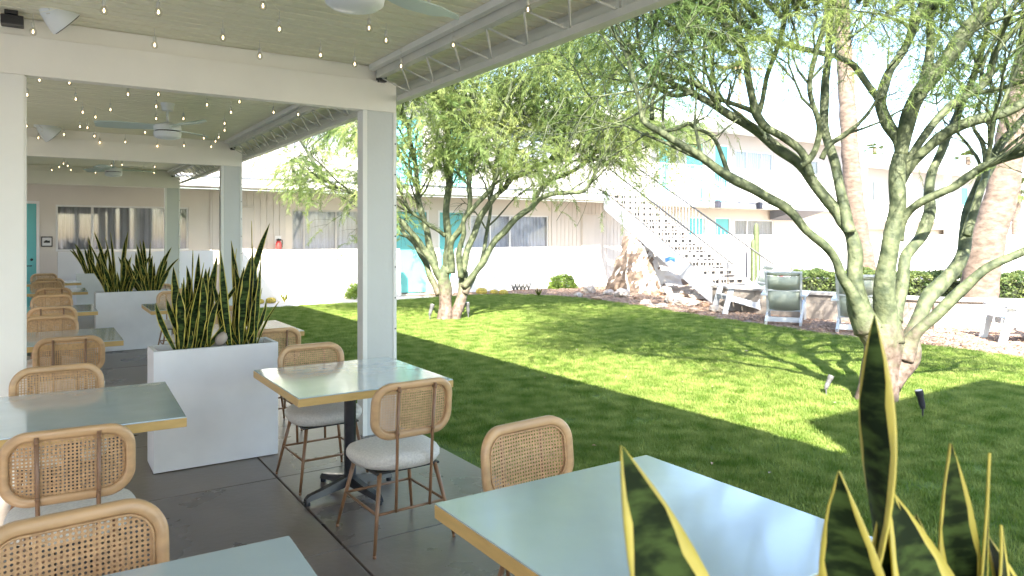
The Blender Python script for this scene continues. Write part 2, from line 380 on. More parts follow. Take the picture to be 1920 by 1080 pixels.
# bark chips over the mulch
rng = np.random.default_rng(8)
V = []; F = []
for i in range(26):
    a = rng.uniform(0, 6.28); r = .2 * math.sqrt(rng.uniform()); L = rng.uniform(.012, .04); W = L * rng.uniform(.3, .6); H = rng.uniform(.004, .012)
    q = Matrix.Rotation(rng.uniform(0, 6.28), 3, 'Z') @ Matrix.Rotation(rng.uniform(-.4, .4), 3, 'X'); c = Vector((r * math.cos(a), r * math.sin(a), rng.uniform(0, .014))); o = len(V)
    V += [tuple(q @ Vector((x * L, y * W, z * H)) + c) for z in (-1, 1) for y in (-1, 1) for x in (-1, 1)]
    F += [tuple(o + k for k in f) for f in [(4, 5, 7, 6), (0, 1, 5, 4), (2, 6, 7, 3), (0, 4, 6, 2), (1, 3, 7, 5)]]
chips = mesh_np('bark_chips', V, F, M_chip); COL.objects.unlink(chips)
scatter('bark_mulch', [(9.2, 18.3), (10.4, 17.5), (11.6, 16.6), (12.1, 15.2), (11.9, 12.6), (11.6, 10.6), (11.45, 8.9), (11.3, 7.8), (11.25, 6.8), (11.3, 5.6), (11.3, 4.2), (11.5, 2), (22, 2), (22, 18.3)], -.026, chips, 24, .7, 1.4, 'reddish brown bark mulch covering the bed beyond the lawn', 4)

# ================================================================== PATIO ROOF
ZC = 3.07
FR = [-.06, 5.6, 11.2, 17.0]   # front faces (y) of the portal frames
roof = thing('patio_roof', 'long white boarded patio roof on portal frames beside the lawn', 'roof', (0, 0, ZC))
bw = .118; y = -1.8; tpl = None
while y < 17.4:
    m = MB(); m.bbox(-2.4, 2.819, -bw / 2 + .010, bw / 2 - .010, 0, .032, .007)
    if tpl is None:
        tpl = m.build('ceiling_board', M_ceil, roof, local=True); tpl.location = (0, y + bw / 2, 0)
    else:
        c = tpl.copy(); COL.objects.link(c); c.parent = roof; c.location = (0, y + bw / 2, R.uniform(-.001, .001))
    y += bw
m = MB(); m.box(-2.4, 2.87, -1.8, 17.4, ZC + .034, ZC + .05); m.build('roof_deck', M_paint, roof)
# eave: fascia made of stepped strips, gutter lip
m = MB()
m.bbox(2.82, 2.87, -1.8, 17.4, 2.965, ZC + .018, .006); m.build('fascia_board', M_paint, roof)
m = MB()
m.bbox(2.755, 2.86, -1.8, 17.4, 2.945, 2.963, .006); m.bbox(2.78, 2.819, -1.8, 17.4, 2.965, 3.02, .006); m.build('gutter', M_paint, roof)
m = MB(); m.bbox(2.80, 2.885, -1.8, 17.4, 2.925, 2.943, .006); m.build('drip_edge', M_trim, roof)
# portal frames
for i, fy in enumerate(FR):
    lab = ['white portal frame standing behind the camera', 'white portal frame nearest the camera, beside the first planter', 'middle white portal frame, the second one down the patio', 'farthest white portal frame at the end of the patio'][i]
    t = thing('portal_frame', lab, 'frame', (2.35, fy, 0), 0, 'white portal frames carrying the patio roof')
    d = .10
    m = MB(); m.bbox(2.205, 2.245, fy - .004, fy + d + .02, 0, 2.694, .003); m.bbox(2.475, 2.505, fy - .006, fy + d + .02, 0, 2.694, .003)
    cc = m.build('column', M_col, t)
    m = MB(); m.bbox(2.2455, 2.4745, fy, fy + d, 0, 2.694, .004); m.build('web_panel', mat('reflection_toned_column_paint', (.58, .60, .575), .4, 2.5, .03, .1, 30), cc)  # same frame paint, with its bluish reflections put into the web colour
    lx = -.10 if i <= 1 else -.75
    m = MB(); m.bbox(lx - .42, lx, fy, fy + d, 0, 2.694, .004); m.build('column', M_col, t)
    m = MB(); m.bbox(lx - .001, lx + .012, fy + .012, fy + d - .004, 0, 2.69, .002); m.build('corner_bead', M_paint, t)
    m = MB(); m.bbox(-2.4, 2.505, fy, fy + d, 2.695, 2.95, .004); m.build('beam', M_beam, t)
    m = MB(); m.bbox(-2.4, 2.36, fy + .035, fy + d + .04, 2.952, ZC - .002, .003); m.build('top_plate', M_beam, t)
    m = MB(); m.bbox(2.335, 2.40, fy - .05, fy + .03, 2.935, 3.045, .004); m.bbox(2.33, 2.36, fy - .06, fy, 2.985, 3.01, .003); m.build('bracket', M_dark, t)
    for k in range(9):
        m = MB(); m.lathe([(.006, 0), (.006, .004), (.003, .006)], n=8, mtx=Matrix.Rotation(rad(90), 3, 'X'), c=(2.492, fy - .0062, .35 + k * .26)); m.build('bolt', M_dark, t)
# outward leaning lattice girders between the frames
for i in range(3):
    y0, y1 = FR[i] + .12, FR[i + 1] - .02
    lab = ['lattice girder over the nearest bay with the slanting rods overhead', 'lattice girder over the middle bay of the patio', 'lattice girder over the farthest bay of the patio'][i]
    t = thing('lattice_girder', lab, 'girder', (2.4, y0, 2.8), 0, 'white lattice girders along the eave')
    m = MB(); m.bbox(2.315, 2.335, y0, y1, 2.965, 3.035, .003); m.bbox(2.335, 2.375, y0, y1, 2.965, 2.985, .003); m.build('top_chord', M_trim, t)
    m = MB(); m.bbox(2.25, 2.30, y0, y1, 3.02, ZC - .003, .003); m.build('ceiling_trim', M_paint, t)
    m = MB(); m.bbox(2.50, 2.528, y0, y1, 2.79, 2.835, .003); m.build('bottom_chord', M_trim, t)
    n = 26; st = (y1 - y0) / n
    for k in range(n):
        a = (2.355, y0 + k * st, 2.968) if k % 2 == 0 else (2.514, y0 + k * st, 2.834)
        c = (2.514, y0 + (k + 1) * st - .02, 2.834) if k % 2 == 0 else (2.355, y0 + (k + 1) * st - .02, 2.968)
        m = MB(); m.tube([a, c], .0075, 6); m.build('lattice_rod', M_trim, t, smooth=True)
# unseen: left walls added to block sun, wing behind the camera (throws the large shadow on the lawn)
t = thing('sun_blocking_building', 'unseen white building behind and left of the patio, shaped to block sun', 'building', (-5.5, 0, 0))
m = MB(); m.box(-6.0, -5.6, -12, 18, -.06, 6.5); m.box(-2.9, -2.45, 9.5, 18, -.06, 6.5); m.build('wall', M_stucco, t)
m = MB(); m.box(1.38, 4.78, -8.2, -1.83, 3.3, 6.0); m.build('upper_wall', M_stucco, t)
m = MB(); m.box(4.79, 9, -8.2, -3.4, 3.3, 6.0); m.build('upper_block', M_stucco, t)
for X, Y_ in ((1.6, -7.9), (4.6, -7.9), (4.6, -2.0), (8.8, -7.9), (8.8, -3.6)):
    m = MB(); m.bbox(X - .13, X + .13, Y_ - .13, Y_ + .13, -.06, 3.29, .01); m.build('post', M_paint, t)

# ================================================================== CEILING FANS, SPEAKERS, STRING LIGHTS
def make_fan(label):
    t = thing('ceiling_fan', label, 'ceiling fan', (0, 0, 0), 0, 'white ceiling fans down the patio')
    m = MB(); m.lathe([(.02, -.085), (.055, -.08), (.062, -.03), (.07, -.004), (.07, 0)], n=28); smooth_angle(m.build('canopy', M_fan, t, local=True))
    m = MB(); m.tube([(0, 0, -.08), (0, 0, -.22)], .013, 12); m.build('downrod', M_fan, t, True, True)
    m = MB(); m.lathe([(.03, -.20), (.055, -.215), (.085, -.225), (.13, -.235), (.135, -.25), (.135, -.295)], n=36); smooth_angle(m.build('motor_housing', M_fan, t, local=True))
    m = MB(); m.lathe([(.12, -.297), (.12, -.306)], n=32); m.build('vent_gap', M_dark, t, local=True)
    m = MB(); m.lathe([(.135, -.308), (.137, -.33), (.13, -.36), (.11, -.375), (.05, -.385), (.005, -.388)], n=36); smooth_angle(m.build('light_cap', M_fan, t, local=True))
    for k in range(3):
        m = MB(); vs = []; n = 10
        for i in range(n + 1):
            u = i / n; r = .12 + u * .56; w = .045 + .075 * math.sin(min(1, u * 1.5) * 1.57) * (1 - .45 * max(0, u - .6) / .4)
            if i == n: w *= .5
            for zz in (0, .007):
                vs += [(r, -w * .9, zz - .26 - .018), (r, w * 1.1, zz - .26 + .018)]
        fs = []
        for i in range(n):
            o = i * 4
            fs += [(o, o + 4, o + 5, o + 1), (o + 2, o + 3, o + 7, o + 6), (o, o + 2, o + 6, o + 4), (o + 1, o + 5, o + 7, o + 3)]
        fs += [(0, 1, 3, 2), (n * 4, n * 4 + 2, n * 4 + 3, n * 4 + 1)]
        m.add(vs, fs); bl = m.build('blade', M_blade, t, local=True); smooth_angle(bl); bl.rotation_euler = (0, 0, rad(120 * k))
    return t
fan = make_fan('nearest ceiling fan, cut off by the top of the picture')
fan.location = (1.19, 3.12, ZC); fan.rotation_euler = (0, 0, rad(20))
dup(fan, (1.115, 8.4, ZC), rad(-72), 'ceiling fan hanging in the middle bay above the patio')
dup(fan, (1.03, 14.2, ZC), rad(5), 'small looking ceiling fan in the farthest bay')

def make_speaker(label):
    t = thing('speaker', label, 'speaker', (0, 0, 0), 0, 'white speakers under the patio ceiling')
    tilt = Matrix.Rotation(rad(-48), 3, 'Y') @ Matrix.Rotation(rad(12), 3, 'X')
    m = MB(); m.lathe([(.01, .0), (.05, -.005), (.075, -.05), (.095, -.11), (.11, -.17), (.112, -.19)], n=30, mtx=tilt)
    smooth_angle(m.build('horn', M_fan, t, local=True), 50)
    m = MB(); m.lathe([(.100, -.1905), (.099, -.196)], n=30, mtx=tilt); m.build('grille', mat('speaker_grille', (.12, .125, .11), .7, 60, .2), t, local=True)
    m = MB(); m.bbox(-.05, .05, -.04, .04, -.05, .045, .01); m.build('mount', M_fan, t, local=True)
    m = MB(); m.tube([(.0, -.05, -.04), (.03, -.06, -.06), (.05, -.05, -.09), (.02, -.055, -.1)], .004, 6); m.build('cable', M_trim, t, True, True)
    return t
spk = make_speaker('white cone speaker at the top left corner of the patio'); spk.location = (0.0, 5.36, 3.13); spk.scale = (.95,) * 3
s2 = dup(spk, (-.04, 10.95, 3.10), 0, 'white cone speaker on the second beam, seen past the left column'); s2.scale = (1.15,) * 3
m = MB(); m.bbox(-.22, -.10, 5.46, 5.56, 2.98, 3.04, .006); m.box(-.20, -.13, 5.46, 5.5, 3.045, 3.068); jb = m.build('junction_box', M_dark)
tag(jb, 'small black junction box above the left column', 'junction box')

B1 = [(62, 57), (195, 17), (297, 20), (290, 82), (418, 68), (493, 8), (524, 52), (487, 103), (601, 101), (665, 118), (724, 73), (692, 50), (752, 122), (805, 10), (850, 82), (990, 15)]
B2 = [(74, 148), (130, 153), (240, 175), (297, 175), (388, 195), (449, 189), (513, 209), (559, 213), (433, 209), (344, 221), (293, 221), (293, 198), (207, 204), (142, 184), (51, 176), (155, 209), (179, 218), (272, 247), (421, 230), (421, 243), (382, 258), (410, 256), (404, 264), (396, 274), (345, 272), (295, 273), (235, 265), (187, 266), (177, 254), (164, 238), (150, 236), (120, 251), (72, 257), (50, 235)]
B3 = [(62, 326), (97, 318), (111, 312), (119, 306), (127, 310), (133, 318), (139, 330), (179, 323), (193, 318), (209, 310), (229, 308), (269, 320), (290, 312), (289, 323)]
bulb_mesh = None
for bi, BL in enumerate((B1, B2, B3)):
    lab = ['string of clear bulbs under the nearest bay of ceiling', 'string of clear bulbs under the middle bay of ceiling', 'string of clear bulbs under the farthest bay of ceiling'][bi]
    t = thing('string_light', lab, 'string light', (1, [3, 8.5, 14][bi], 3.0), 0, 'string lights zigzagging under the patio ceiling')
    P = [atZ(px, py, 2.93) for px, py in BL]
    cord = MB(); pts = []
    for a, c in zip(P[:-1], P[1:]):
        for u in (0, .25, .5, .75):
            q = a.lerp(c, u); q.z = 3.035 - .02 * math.sin(math.pi * u); pts.append(q)
    pts.append(Vector((P[-1].x, P[-1].y, 3.035)))
    cord.tube(pts, .0013, 5); cord.build('cord', M_ceil, t, True)
    for q in P:
        k = MB(); k.tube([(0, 0, .105), (0, 0, .045)], .002, 5); k.lathe([(.009, .05), (.011, .03), (.011, .016)], n=10)
        if bulb_mesh is None:
            so_ = k.build('socket', M_trim, t, True, True)
            g1 = MB(); g1.lathe([(.009, .016), (.016, .006), (.021, -.008), (.020, -.02), (.013, -.03), (.003, -.034)], n=14); gb = g1.build('bulb', M_bulb, t, True, True)
            f1 = MB(); f1.lathe([(.001, .004), (.0045, -.004), (.0045, -.014), (.001, -.02)], n=6); fb = f1.build('filament', M_fil, gb, True, True)
            bulb_mesh = (so_.data, gb.data, fb.data)
        else:
            so_ = bpy.data.objects.new('socket', bulb_mesh[0]); gb = bpy.data.objects.new('bulb', bulb_mesh[1]); fb = bpy.data.objects.new('filament', bulb_mesh[2])
            for o in (so_, gb, fb): COL.objects.link(o)
            so_.parent = t; gb.parent = t; fb.parent = gb
        off = Vector(q) - t.location; so_.location = off; gb.location = off

# ================================================================== CHAIRS
def rrect(w, h, r, n=8, sag=0):
    pts = []
    for cx, cz, a0 in ((w / 2 - r, h / 2 - r, 0), (-w / 2 + r, h / 2 - r, 90), (-w / 2 + r, -h / 2 + r, 180), (w / 2 - r, -h / 2 + r, 270)):
        for i in range(n + 1):
            a = rad(a0 + 90 * i / n); pts.append((cx + r * math.cos(a), cz + r * math.sin(a)))
    return pts
BW, BH, BCZ = .475, .30, .735
def backpos(x, z, d=0):      # curved, slightly reclined backrest; chair faces +y, back at -y
    return Vector((x, -.232 - (z - .60) * .10 + (x * x) * .55 + d * 1.0, z))
def make_chair():
    t = thing('dining_chair', 'chair', 'chair', (0, 0, 0), 0, 'rattan back dining chairs at the patio tables')
    # seat cushion: plump superellipse
    m = MB(); prof = [(.02, .405), (.80, .405), (.93, .415), (1.0, .44), (1.0, .462), (.95, .482), (.82, .494), (.5, .500), (.02, .502)]
    n = 40; vs = []
    for (s, z) in prof:
        for j in range(n):
            a = 2 * math.pi * j / n; c, q = math.cos(a), math.sin(a); e = 2 / 2.7
            x = .243 * s * math.copysign(abs(c) ** e, c); yy = .235 * s * math.copysign(abs(q) ** e, q)
            x *= 1 + .06 * (yy / .235)
            dz = .006 * math.sin(a * 3 + z * 50) if .8 < s < 1 else 0
            vs.append((x, yy + .005, z + dz * .4))
    fs = [(i * n + j, i * n + (j + 1) % n, (i + 1) * n + (j + 1) % n, (i + 1) * n + j) for i in range(len(prof) - 1) for j in range(n)] + [tuple(reversed(range(n))), tuple(range((len(prof) - 1) * n, len(prof) * n))]
    m.add(vs, fs); m.build('seat', M_seat, t, True, True)
    m = MB(); m.bbox(-.19, .19, -.17, .18, .392, .404, .003); m.build('seat_plate', M_dark, t, local=True)
    # back frame ring
    outer = rrect(BW, BH, .105, 10); inner_ = rrect(BW - .074, BH - .074, .074, 10); k = len(outer); m = MB(); vs = []
    fw = [(0, -.012), (.0, .012)]
    rings = [(1, -.010), (1, .010), (.75, .0165), (.25, .0165), (0, .010), (0, -.010), (.25, -.0165), (.75, -.0165)]
    for (u, d) in rings:
        for (ox, oz), (ix, iz) in zip(outer, inner_):
            vs.append(backpos(ix + (ox - ix) * u, BCZ + iz + (oz - iz) * u, d))
    nr = len(rings)
    m.add(vs, [(a * k + j, a * k + (j + 1) % k, ((a + 1) % nr) * k + (j + 1) % k, ((a + 1) % nr) * k + j) for a in range(nr) for j in range(k)])
    m.build('backrest_frame', M_wood, t, True, True)
    # thin inner bead that holds the cane
    m = MB(); pts = [backpos(x * 1.0, BCZ + z, .012) for x, z in rrect(BW - .08, BH - .08, .072, 10)]; m.tube(pts + [pts[0]], .004, 5, cap=False); m.build('cane_bead', M_cane, t, True, True)
    # cane panel: real holes on a square grid
    cell = .0142; hr = .0040; V = []; F = []; w2, h2, rr = (BW - .068) / 2, (BH - .068) / 2, .072
    nx, nz = int(w2 * 2 / cell), int(h2 * 2 / cell)
    def inside(x, z):
        ax, az = abs(x) - (w2 - rr), abs(z) - (h2 - rr)
        return (ax <= 0 or az <= 0 or ax * ax + az * az <= rr * rr) and abs(x) <= w2 + 1e-6 and abs(z) <= h2 + 1e-6
    sq = [(1, 0), (1, 1), (0, 1), (-1, 1), (-1, 0), (-1, -1), (0, -1), (1, -1)]
    for i in range(nx + 1):
        for j in range(nz + 1):
            cx, cz = (i - nx / 2) * cell, (j - nz / 2) * cell
            if not inside(cx, cz): continue
            o = len(V)
            for q in range(8):
                V.append(tuple(backpos(cx + sq[q][0] * cell / 2, BCZ + cz + sq[q][1] * cell / 2, .0035)))
            for q in range(8):
                a = math.pi / 4 * q; V.append(tuple(backpos(cx + hr * math.cos(a), BCZ + cz + hr * math.sin(a), .0035)))
            for q in range(8): F.append((o + q, o + (q + 1) % 8, o + 8 + (q + 1) % 8, o + 8 + q))
    mesh_np('cane_panel', V, F, M_cane, t, kind='stuff')
    # back rods from the rear stretcher up to the top of the frame
    for s in (-1, 1):
        m = MB(); m.tube([(s * .10, -.222, .20), (s * .102, -.236, .40), (s * .104, backpos(.104, .60).y - .020, .60), (s * .106, backpos(.106, .865).y - .020, .865)], .0085, 8)
        r_ = m.build('back_rod', M_rod, t, True, True)
        for z in (.62, .845):
            q = MB(); q.tube([(s * .105, backpos(.105, z).y - .032, z), (s * .105, backpos(.105, z).y - .0, z)], .008, 8); q.build('screw', M_rod, r_, True, True)
    feet = [(-.235, -.25), (.235, -.25), (.235, .25), (-.235, .25)]; tops = [(-.165, -.16), (.165, -.16), (.165, .165), (-.165, .165)]; st = []
    for (fx, fy_), (tx, ty) in zip(feet, tops):
        m = MB(); m.tube([(fx, fy_, .0), (fx, fy_, .015)], .009, 10); m.tube([(fx, fy_, .015), (tx, ty, .40)], [.0085, .0125], 10); m.build('leg', M_rod, t, True, True)
        u = (.20 - .015) / .385; st.append((fx + (tx - fx) * u, fy_ + (ty - fy_) * u, .20))
    for i in range(4):
        m = MB(); m.tube([st[i], st[(i + 1) % 4]], .0075, 8); m.build('stretcher', M_rod, t, True, True)
    return t
chair = make_chair()
CH = [  # x, y, rotation, label
 (1.645, 3.70, 2, 'rattan chair in front of the cafe table by the nearest white column, back to us'),
 (1.60, 4.80, 181, 'rattan chair behind the cafe table by the nearest white column, beside the planter'),
 (1.69, 2.20, 184, 'rattan chair behind the big foreground table at the lower right'),
 (.105, 3.60, -4, 'rattan chair facing away, in front of the left table, second from the bottom left'),
 (.09, 2.09, 183, 'rattan chair nearest the camera, cut off at the bottom left corner'),
 (.075, 4.77, 180, 'rattan chair behind the first left table, directly beyond the blue tabletop'),
 (.18, 6.66, -2, 'dark backed rattan chair with visible rods in front of the second left table'),
 (.06, 7.97, 180, 'rattan chair on the far side of the second left table'),
 (.09, 9.50, 1, 'rattan chair in front of the third left table, mostly hidden by another back'),
 (.10, 10.95, 180, 'rattan chair on the far side of the third left table'),
 (.14, 12.85, 0, 'rattan chair in front of the fourth left table with its back rods showing'),
 (.05, 14.45, 180, 'rattan chair on the far side of the fourth left table'),
 (.10, 15.75, 0, 'rattan chair in front of the farthest left table'),
 (.02, 17.35, 180, 'farthest rattan chair of the left row, by the teal door'),
 (1.60, 6.30, 1, 'rattan chair behind the first planter, pushed to the sunlit white topped table'),
 (1.60, 8.05, 180, 'rattan chair on the far side of the sunlit table behind the first planter'),
 (1.50, 9.15, 0, 'rattan chair half hidden by the nearer snake plants, before the second planter'),
 (1.55, 10.75, 180, 'rattan chair between the second planter and the far right table'),
 (1.55, 13.0, 0, 'rattan chair behind the second planter, seen between its two plants'),
 (1.6, 14.8, 180, 'rattan chair showing just above the right end of the second planter'),
]
for i, (x, y, rz, lab) in enumerate(CH):
    if i == 0: chair.location = (x, y, 0); chair.rotation_euler = (0, 0, rad(rz)); chair['label'] = lab
    else: dup(chair, (x, y, 0), rad(rz + R.uniform(-1.5, 1.5)), lab)

# ================================================================== TABLES
def make_table(w, d, label):
    t = thing('cafe_table', label, 'table', (0, 0, 0), 0, 'square pale blue cafe tables on the patio')
    h = .76; m = MB(); m.bbox(-w / 2 + .002, w / 2 - .002, -d / 2 + .002, d / 2 - .002, h - .006, h, .0015); m.build('tabletop', M_lam, t, local=True)
    m = MB(); m.bbox(-w / 2, w / 2, -d / 2, d / 2, h - .05, h - .0065, .002); m.build('table_edge', M_edge, t, local=True)
    m = MB(); m.tube([(0, 0, .06), (0, 0, h - .06)], .038, 24); smooth_angle(m.build('pedestal', M_iron, t, local=True))
    m = MB(); m.bbox(-.19, .19, -.03, .03, h - .062, h - .0505, .003); m.bbox(-.03, .03, -.19, .19, h - .0625, h - .0510, .003); m.build('mounting_plate', M_iron, t, local=True)
    for k in range(4):
        m = MB(); pts = [(.03, 0, .085), (.12, 0, .07), (.22, 0, .055), (.30, 0, .045), (.325, 0, .03)]
        vs = []; ws = [.03, .03, .028, .026, .02]; hs = [.03, .024, .018, .016, .012]
        for (x, _, z), w_, h_ in zip(pts, ws, hs): vs += [(x, -w_, z - h_), (x, w_, z - h_), (x, w_ * .7, z + h_), (x, -w_ * .7, z + h_)]
        fs = [(i * 4 + j, (i + 1) * 4 + j, (i + 1) * 4 + (j + 1) % 4, i * 4 + (j + 1) % 4) for i in range(4) for j in range(4)] + [(0, 1, 2, 3), (19, 18, 17, 16)]
        m.add(vs, fs); o = m.build('base_foot', M_iron, t, local=True); o.rotation_euler = (0, 0, rad(90 * k + 14)); smooth_angle(o, 30)
        q = MB(); q.lathe([(.018, 0), (.018, .03)], c=(.31, 0, 0), n=12); q.build('glide', M_iron, o, local=True)
    return t
tb = make_table(.965, 1.0, 'cafe table by the nearest white column, its top half glared white')
tb.location = (1.655, 4.42, 0)
TB = [(1.575, 1.635, 0, 1.0, 'big pale blue table filling the lower right foreground behind snake plant leaves'),
      (.13, 4.345, -2, .95, 'pale blue table at the left edge with a chair back in front'),
      (.115, 1.66, -2, 1.0, 'pale blue table corner at the bottom edge, nearest the camera on the left'),
      (.10, 7.47, 0, 1.0, 'second table of the left row, above the two overlapping chair backs'),
      (.07, 10.35, 0, 1.05, 'third table of the left row, level with the second planter'),
      (.13, 13.9, 0, 1.0, 'fourth table of the left row, near the far end'),
      (.14, 16.55, 0, .95, 'farthest table of the left row, beside the third planter'),
      (1.585, 7.22, 0, 1.1, 'sunlit white looking table beyond the first planter, next to the lawn'),
      (1.565, 10.0, 0, 1.05, 'table between the first and second planter, partly hidden by snake plants'),
      (1.6, 13.9, 0, 1.0, 'right hand table beyond the second planter')]
for x, y, rz, sy, lab in TB:
    o = dup(tb, (x, y, 0), rad(rz), lab); 

# ================================================================== PLANTERS + SNAKE PLANTS
def planter(x0, x1, y0, y1, h, label):
    t = thing('planter', label, 'planter', ((x0 + x1) / 2, (y0 + y1) / 2, 0), 0, 'tall white box planters between the tables'); w = .03
    m = MB(); m.bbox(x0, x1, y0, y0 + w, .006, h, .004); m.build('front_panel', M_planter, t)
    m = MB(); m.bbox(x0, x1, y1 - w, y1, .006, h, .004); m.build('back_panel', M_planter, t)
    for a in (x0, x1 - w):
        m = MB(); m.bbox(a + (.0006 if a == x0 else -.0006), a + w + (.0006 if a == x0 else -.0006), y0 + w + .0005, y1 - w - .0005, .006, h, .003); m.build('side_panel', M_planter, t)
    m = MB(); nx = 24; ny = 8; vs = []
    for j in range(ny + 1):
        for i in range(nx + 1):
            x = x0 + w + (x1 - x0 - 2 * w) * i / nx; y = y0 + w + (y1 - y0 - 2 * w) * j / ny
            vs.append((x, y, h - .045 + .012 * noise.noise(Vector((x * 30, y * 30, 1)))))
    m.add(vs, [(j * (nx + 1) + i, j * (nx + 1) + i + 1, (j + 1) * (nx + 1) + i + 1, (j + 1) * (nx + 1) + i) for j in range(ny) for i in range(nx)])
    m.build('soil', M_soil, t)
    return t
def snake_leaf(base, tip, w, parent, bend=None, tw=0., face=None, n=12):
    """lance shaped leaf, folded along the middle, yellow margins; base, tip in world coordinates"""
    base = Vector(base); tip = Vector(tip); mid = (base + tip) / 2 + (Vector(bend) if bend else Vector((0, 0, 0)))
    m = MB(); vs = []; prof = []
    side0 = Vector(face) if face else Vector((C_, -S_, 0))
    for i in range(n + 1):
        u = i / n; p = base * (1 - u) ** 2 + mid * 2 * u * (1 - u) + tip * u * u
        d = ((mid - base) * (1 - u) + (tip - mid) * u).normalized()
        ww = w * (.45 + .55 * math.sin(min(1, u / .55) * math.pi / 2)) if u < .55 else w * max(.0, 1 - ((u - .55) / .45) ** 2.5)
        mg = .10 * math.sin(u * 23 + base.x * 50) + .07 * math.sin(u * 51 + base.y * 30)
        ww = max(ww, .0012) / 2
        s = side0 - d * side0.dot(d); s.normalize(); s = Matrix.Rotation(tw * (u - .3) * 1.6, 3, d) @ s; nn = s.cross(d)
        rip = .06 * math.sin(u * 9 + base.x * 40)
        for q, z in ((-1, .20), (-.76 + mg, .13), (0, 0), (.76 + mg * .8, .13), (1, .20)):
            vs.append(p + s * q * ww + nn * (z + rip * (1 if q > 0 else -1)) * ww)
        prof.append(nn)
    k = 5; nv = len(vs)
    th = .0035
    vs2 = [vs[i * k + j] - prof[i] * th for i in range(n + 1) for j in range(k)]
    m.v = [tuple(v) for v in vs + vs2]
    for i in range(n):
        for j in range(4):
            mi = 1 if j in (0, 3) else 0
            a = i * k + j; f = (a, a + 1, a + k + 1, a + k); m.f.append(f); m.m.append(mi); m.f.append(tuple(nv + q for q in reversed(f))); m.m.append(mi)
        a = i * k; m.f.append((a, a + k, nv + a + k, nv + a)); m.m.append(1)
        a = i * k + 4; m.f.append((a, nv + a, nv + a + k, a + k)); m.m.append(1)
    o = m.build('leaf', [M_sans, M_sansy], parent, True)
    return o
def clump_leaves(t, specs, Y, z=.82):
    for i, s in enumerate(specs):
        (bx, tx, ty, w) = s[:4]; bend = s[4] if len(s) > 4 else 0
        yb = Y + R.uniform(-.06, .06); yt = yb + R.uniform(-.07, .07)
        b_ = atY(bx, 650 if Y < 8 else 540, yb); b_ = Vector((b_.x, yb, z))
        tp = atY(tx, ty, yt)
        bd = Vector((bend, 0, abs(bend) * .6)) if bend else Vector((R.uniform(-.07, .07), R.uniform(-.05, .05), 0))
        a = R.uniform(-.9, .9); snake_leaf(b_, tp, w * R.uniform(.9, 1.15), t, bd, R.uniform(-1.2, 1.2), face=(math.cos(a), math.sin(a), 0))
PL1 = planter(.64, 1.49, 5.49, 5.83, .85, 'nearest tall white box planter holding two snake plants and a stone')
sp = thing('snake_plant', 'left of the two snake plants in the nearest white planter', 'plant', (.85, 5.66, .8), 0, 'yellow edged snake plants in the white planters')
clump_leaves(sp, [(334, 325, 500, .055), (345, 350, 498, .05), (352, 362, 468, .055), (362, 373, 475, .05), (358, 383, 492, .06), (366, 386, 503, .055), (384, 408, 478, .065, -.03), (330, 292, 568, .04, -.04), (348, 465, 510, .045, .02), (340, 335, 545, .06), (376, 396, 540, .06), (356, 340, 530, .05), (370, 352, 520, .05), (388, 372, 545, .06), (350, 312, 560, .045, -.03), (338, 362, 560, .06), (380, 402, 580, .055), (372, 380, 520, .06), (362, 394, 500, .05), (344, 330, 590, .06), (392, 410, 560, .05), (352, 366, 540, .06), (338, 345, 520, .055), (366, 350, 570, .055), (386, 430, 600, .05)], 5.66)
sp = thing('snake_plant', 'right and taller snake plant in the nearest white planter, beside the stone', 'plant', (1.25, 5.66, .8), 0, 'yellow edged snake plants in the white planters')
clump_leaves(sp, [(432, 414, 470, .06), (440, 433, 451, .05), (450, 444, 466, .045), (470, 472, 414, .07), (444, 506, 418, .05, -.05), (478, 490, 480, .05), (474, 478, 494, .06), (430, 415, 538, .055), (438, 398, 522, .04, -.04), (482, 524, 565, .02, -.035), (446, 458, 500, .06), (452, 470, 480, .065), (460, 484, 520, .06), (436, 448, 530, .06), (464, 452, 540, .055), (470, 492, 540, .05), (448, 426, 560, .05), (458, 476, 560, .06), (442, 462, 545, .055), (476, 466, 590, .05), (434, 424, 590, .05), (468, 500, 560, .05), (456, 440, 500, .055)], 5.66)
# stone in the planter
def rock_mesh(name, c, s, m, seed, sub=3, rough=.35, parent=None, flat=.0, rot=0, tagd=None):
    bm = bmesh.new(); bmesh.ops.create_icosphere(bm, subdivisions=sub, radius=1)
    for v in bm.verts:
        q = v.co.copy(); n_ = noise.fractal(q * 1.1 + Vector((seed, seed * .7, 0)), .9, 2.1, 5)
        cell = noise.cell(q * 1.3 + Vector((seed, 0, 0)))
        v.co = q * (1 + rough * n_ + rough * .25 * cell)
    bmesh.ops.scale(bm, vec=s, verts=bm.verts); bmesh.ops.rotate(bm, matrix=Matrix.Rotation(rot, 3, 'Z'), verts=bm.verts)
    me = bpy.data.meshes.new(name); bm.to_mesh(me); bm.free(); me.materials.append(m); o = bpy.data.objects.new(name, me); COL.objects.link(o); o.location = c
    if parent: o.parent = parent
    return smooth_angle(o, 25)
o = rock_mesh('stone', atY(415, 635, 5.6), (.038, .035, .055), M_stone, 4, 3, .12); tag(o, 'rounded beige stone between the two nearest snake plants', 'stone')
o.rotation_euler = (0, rad(35), 0)
PL2 = planter(.625, 1.60, 11.68, 12.0, .85, 'second white box planter, beyond the first, holding two bushy snake plants')
PL3 = planter(.60, 1.45, 17.75, 18.0, .85, 'farthest white box planter with a single small snake plant')
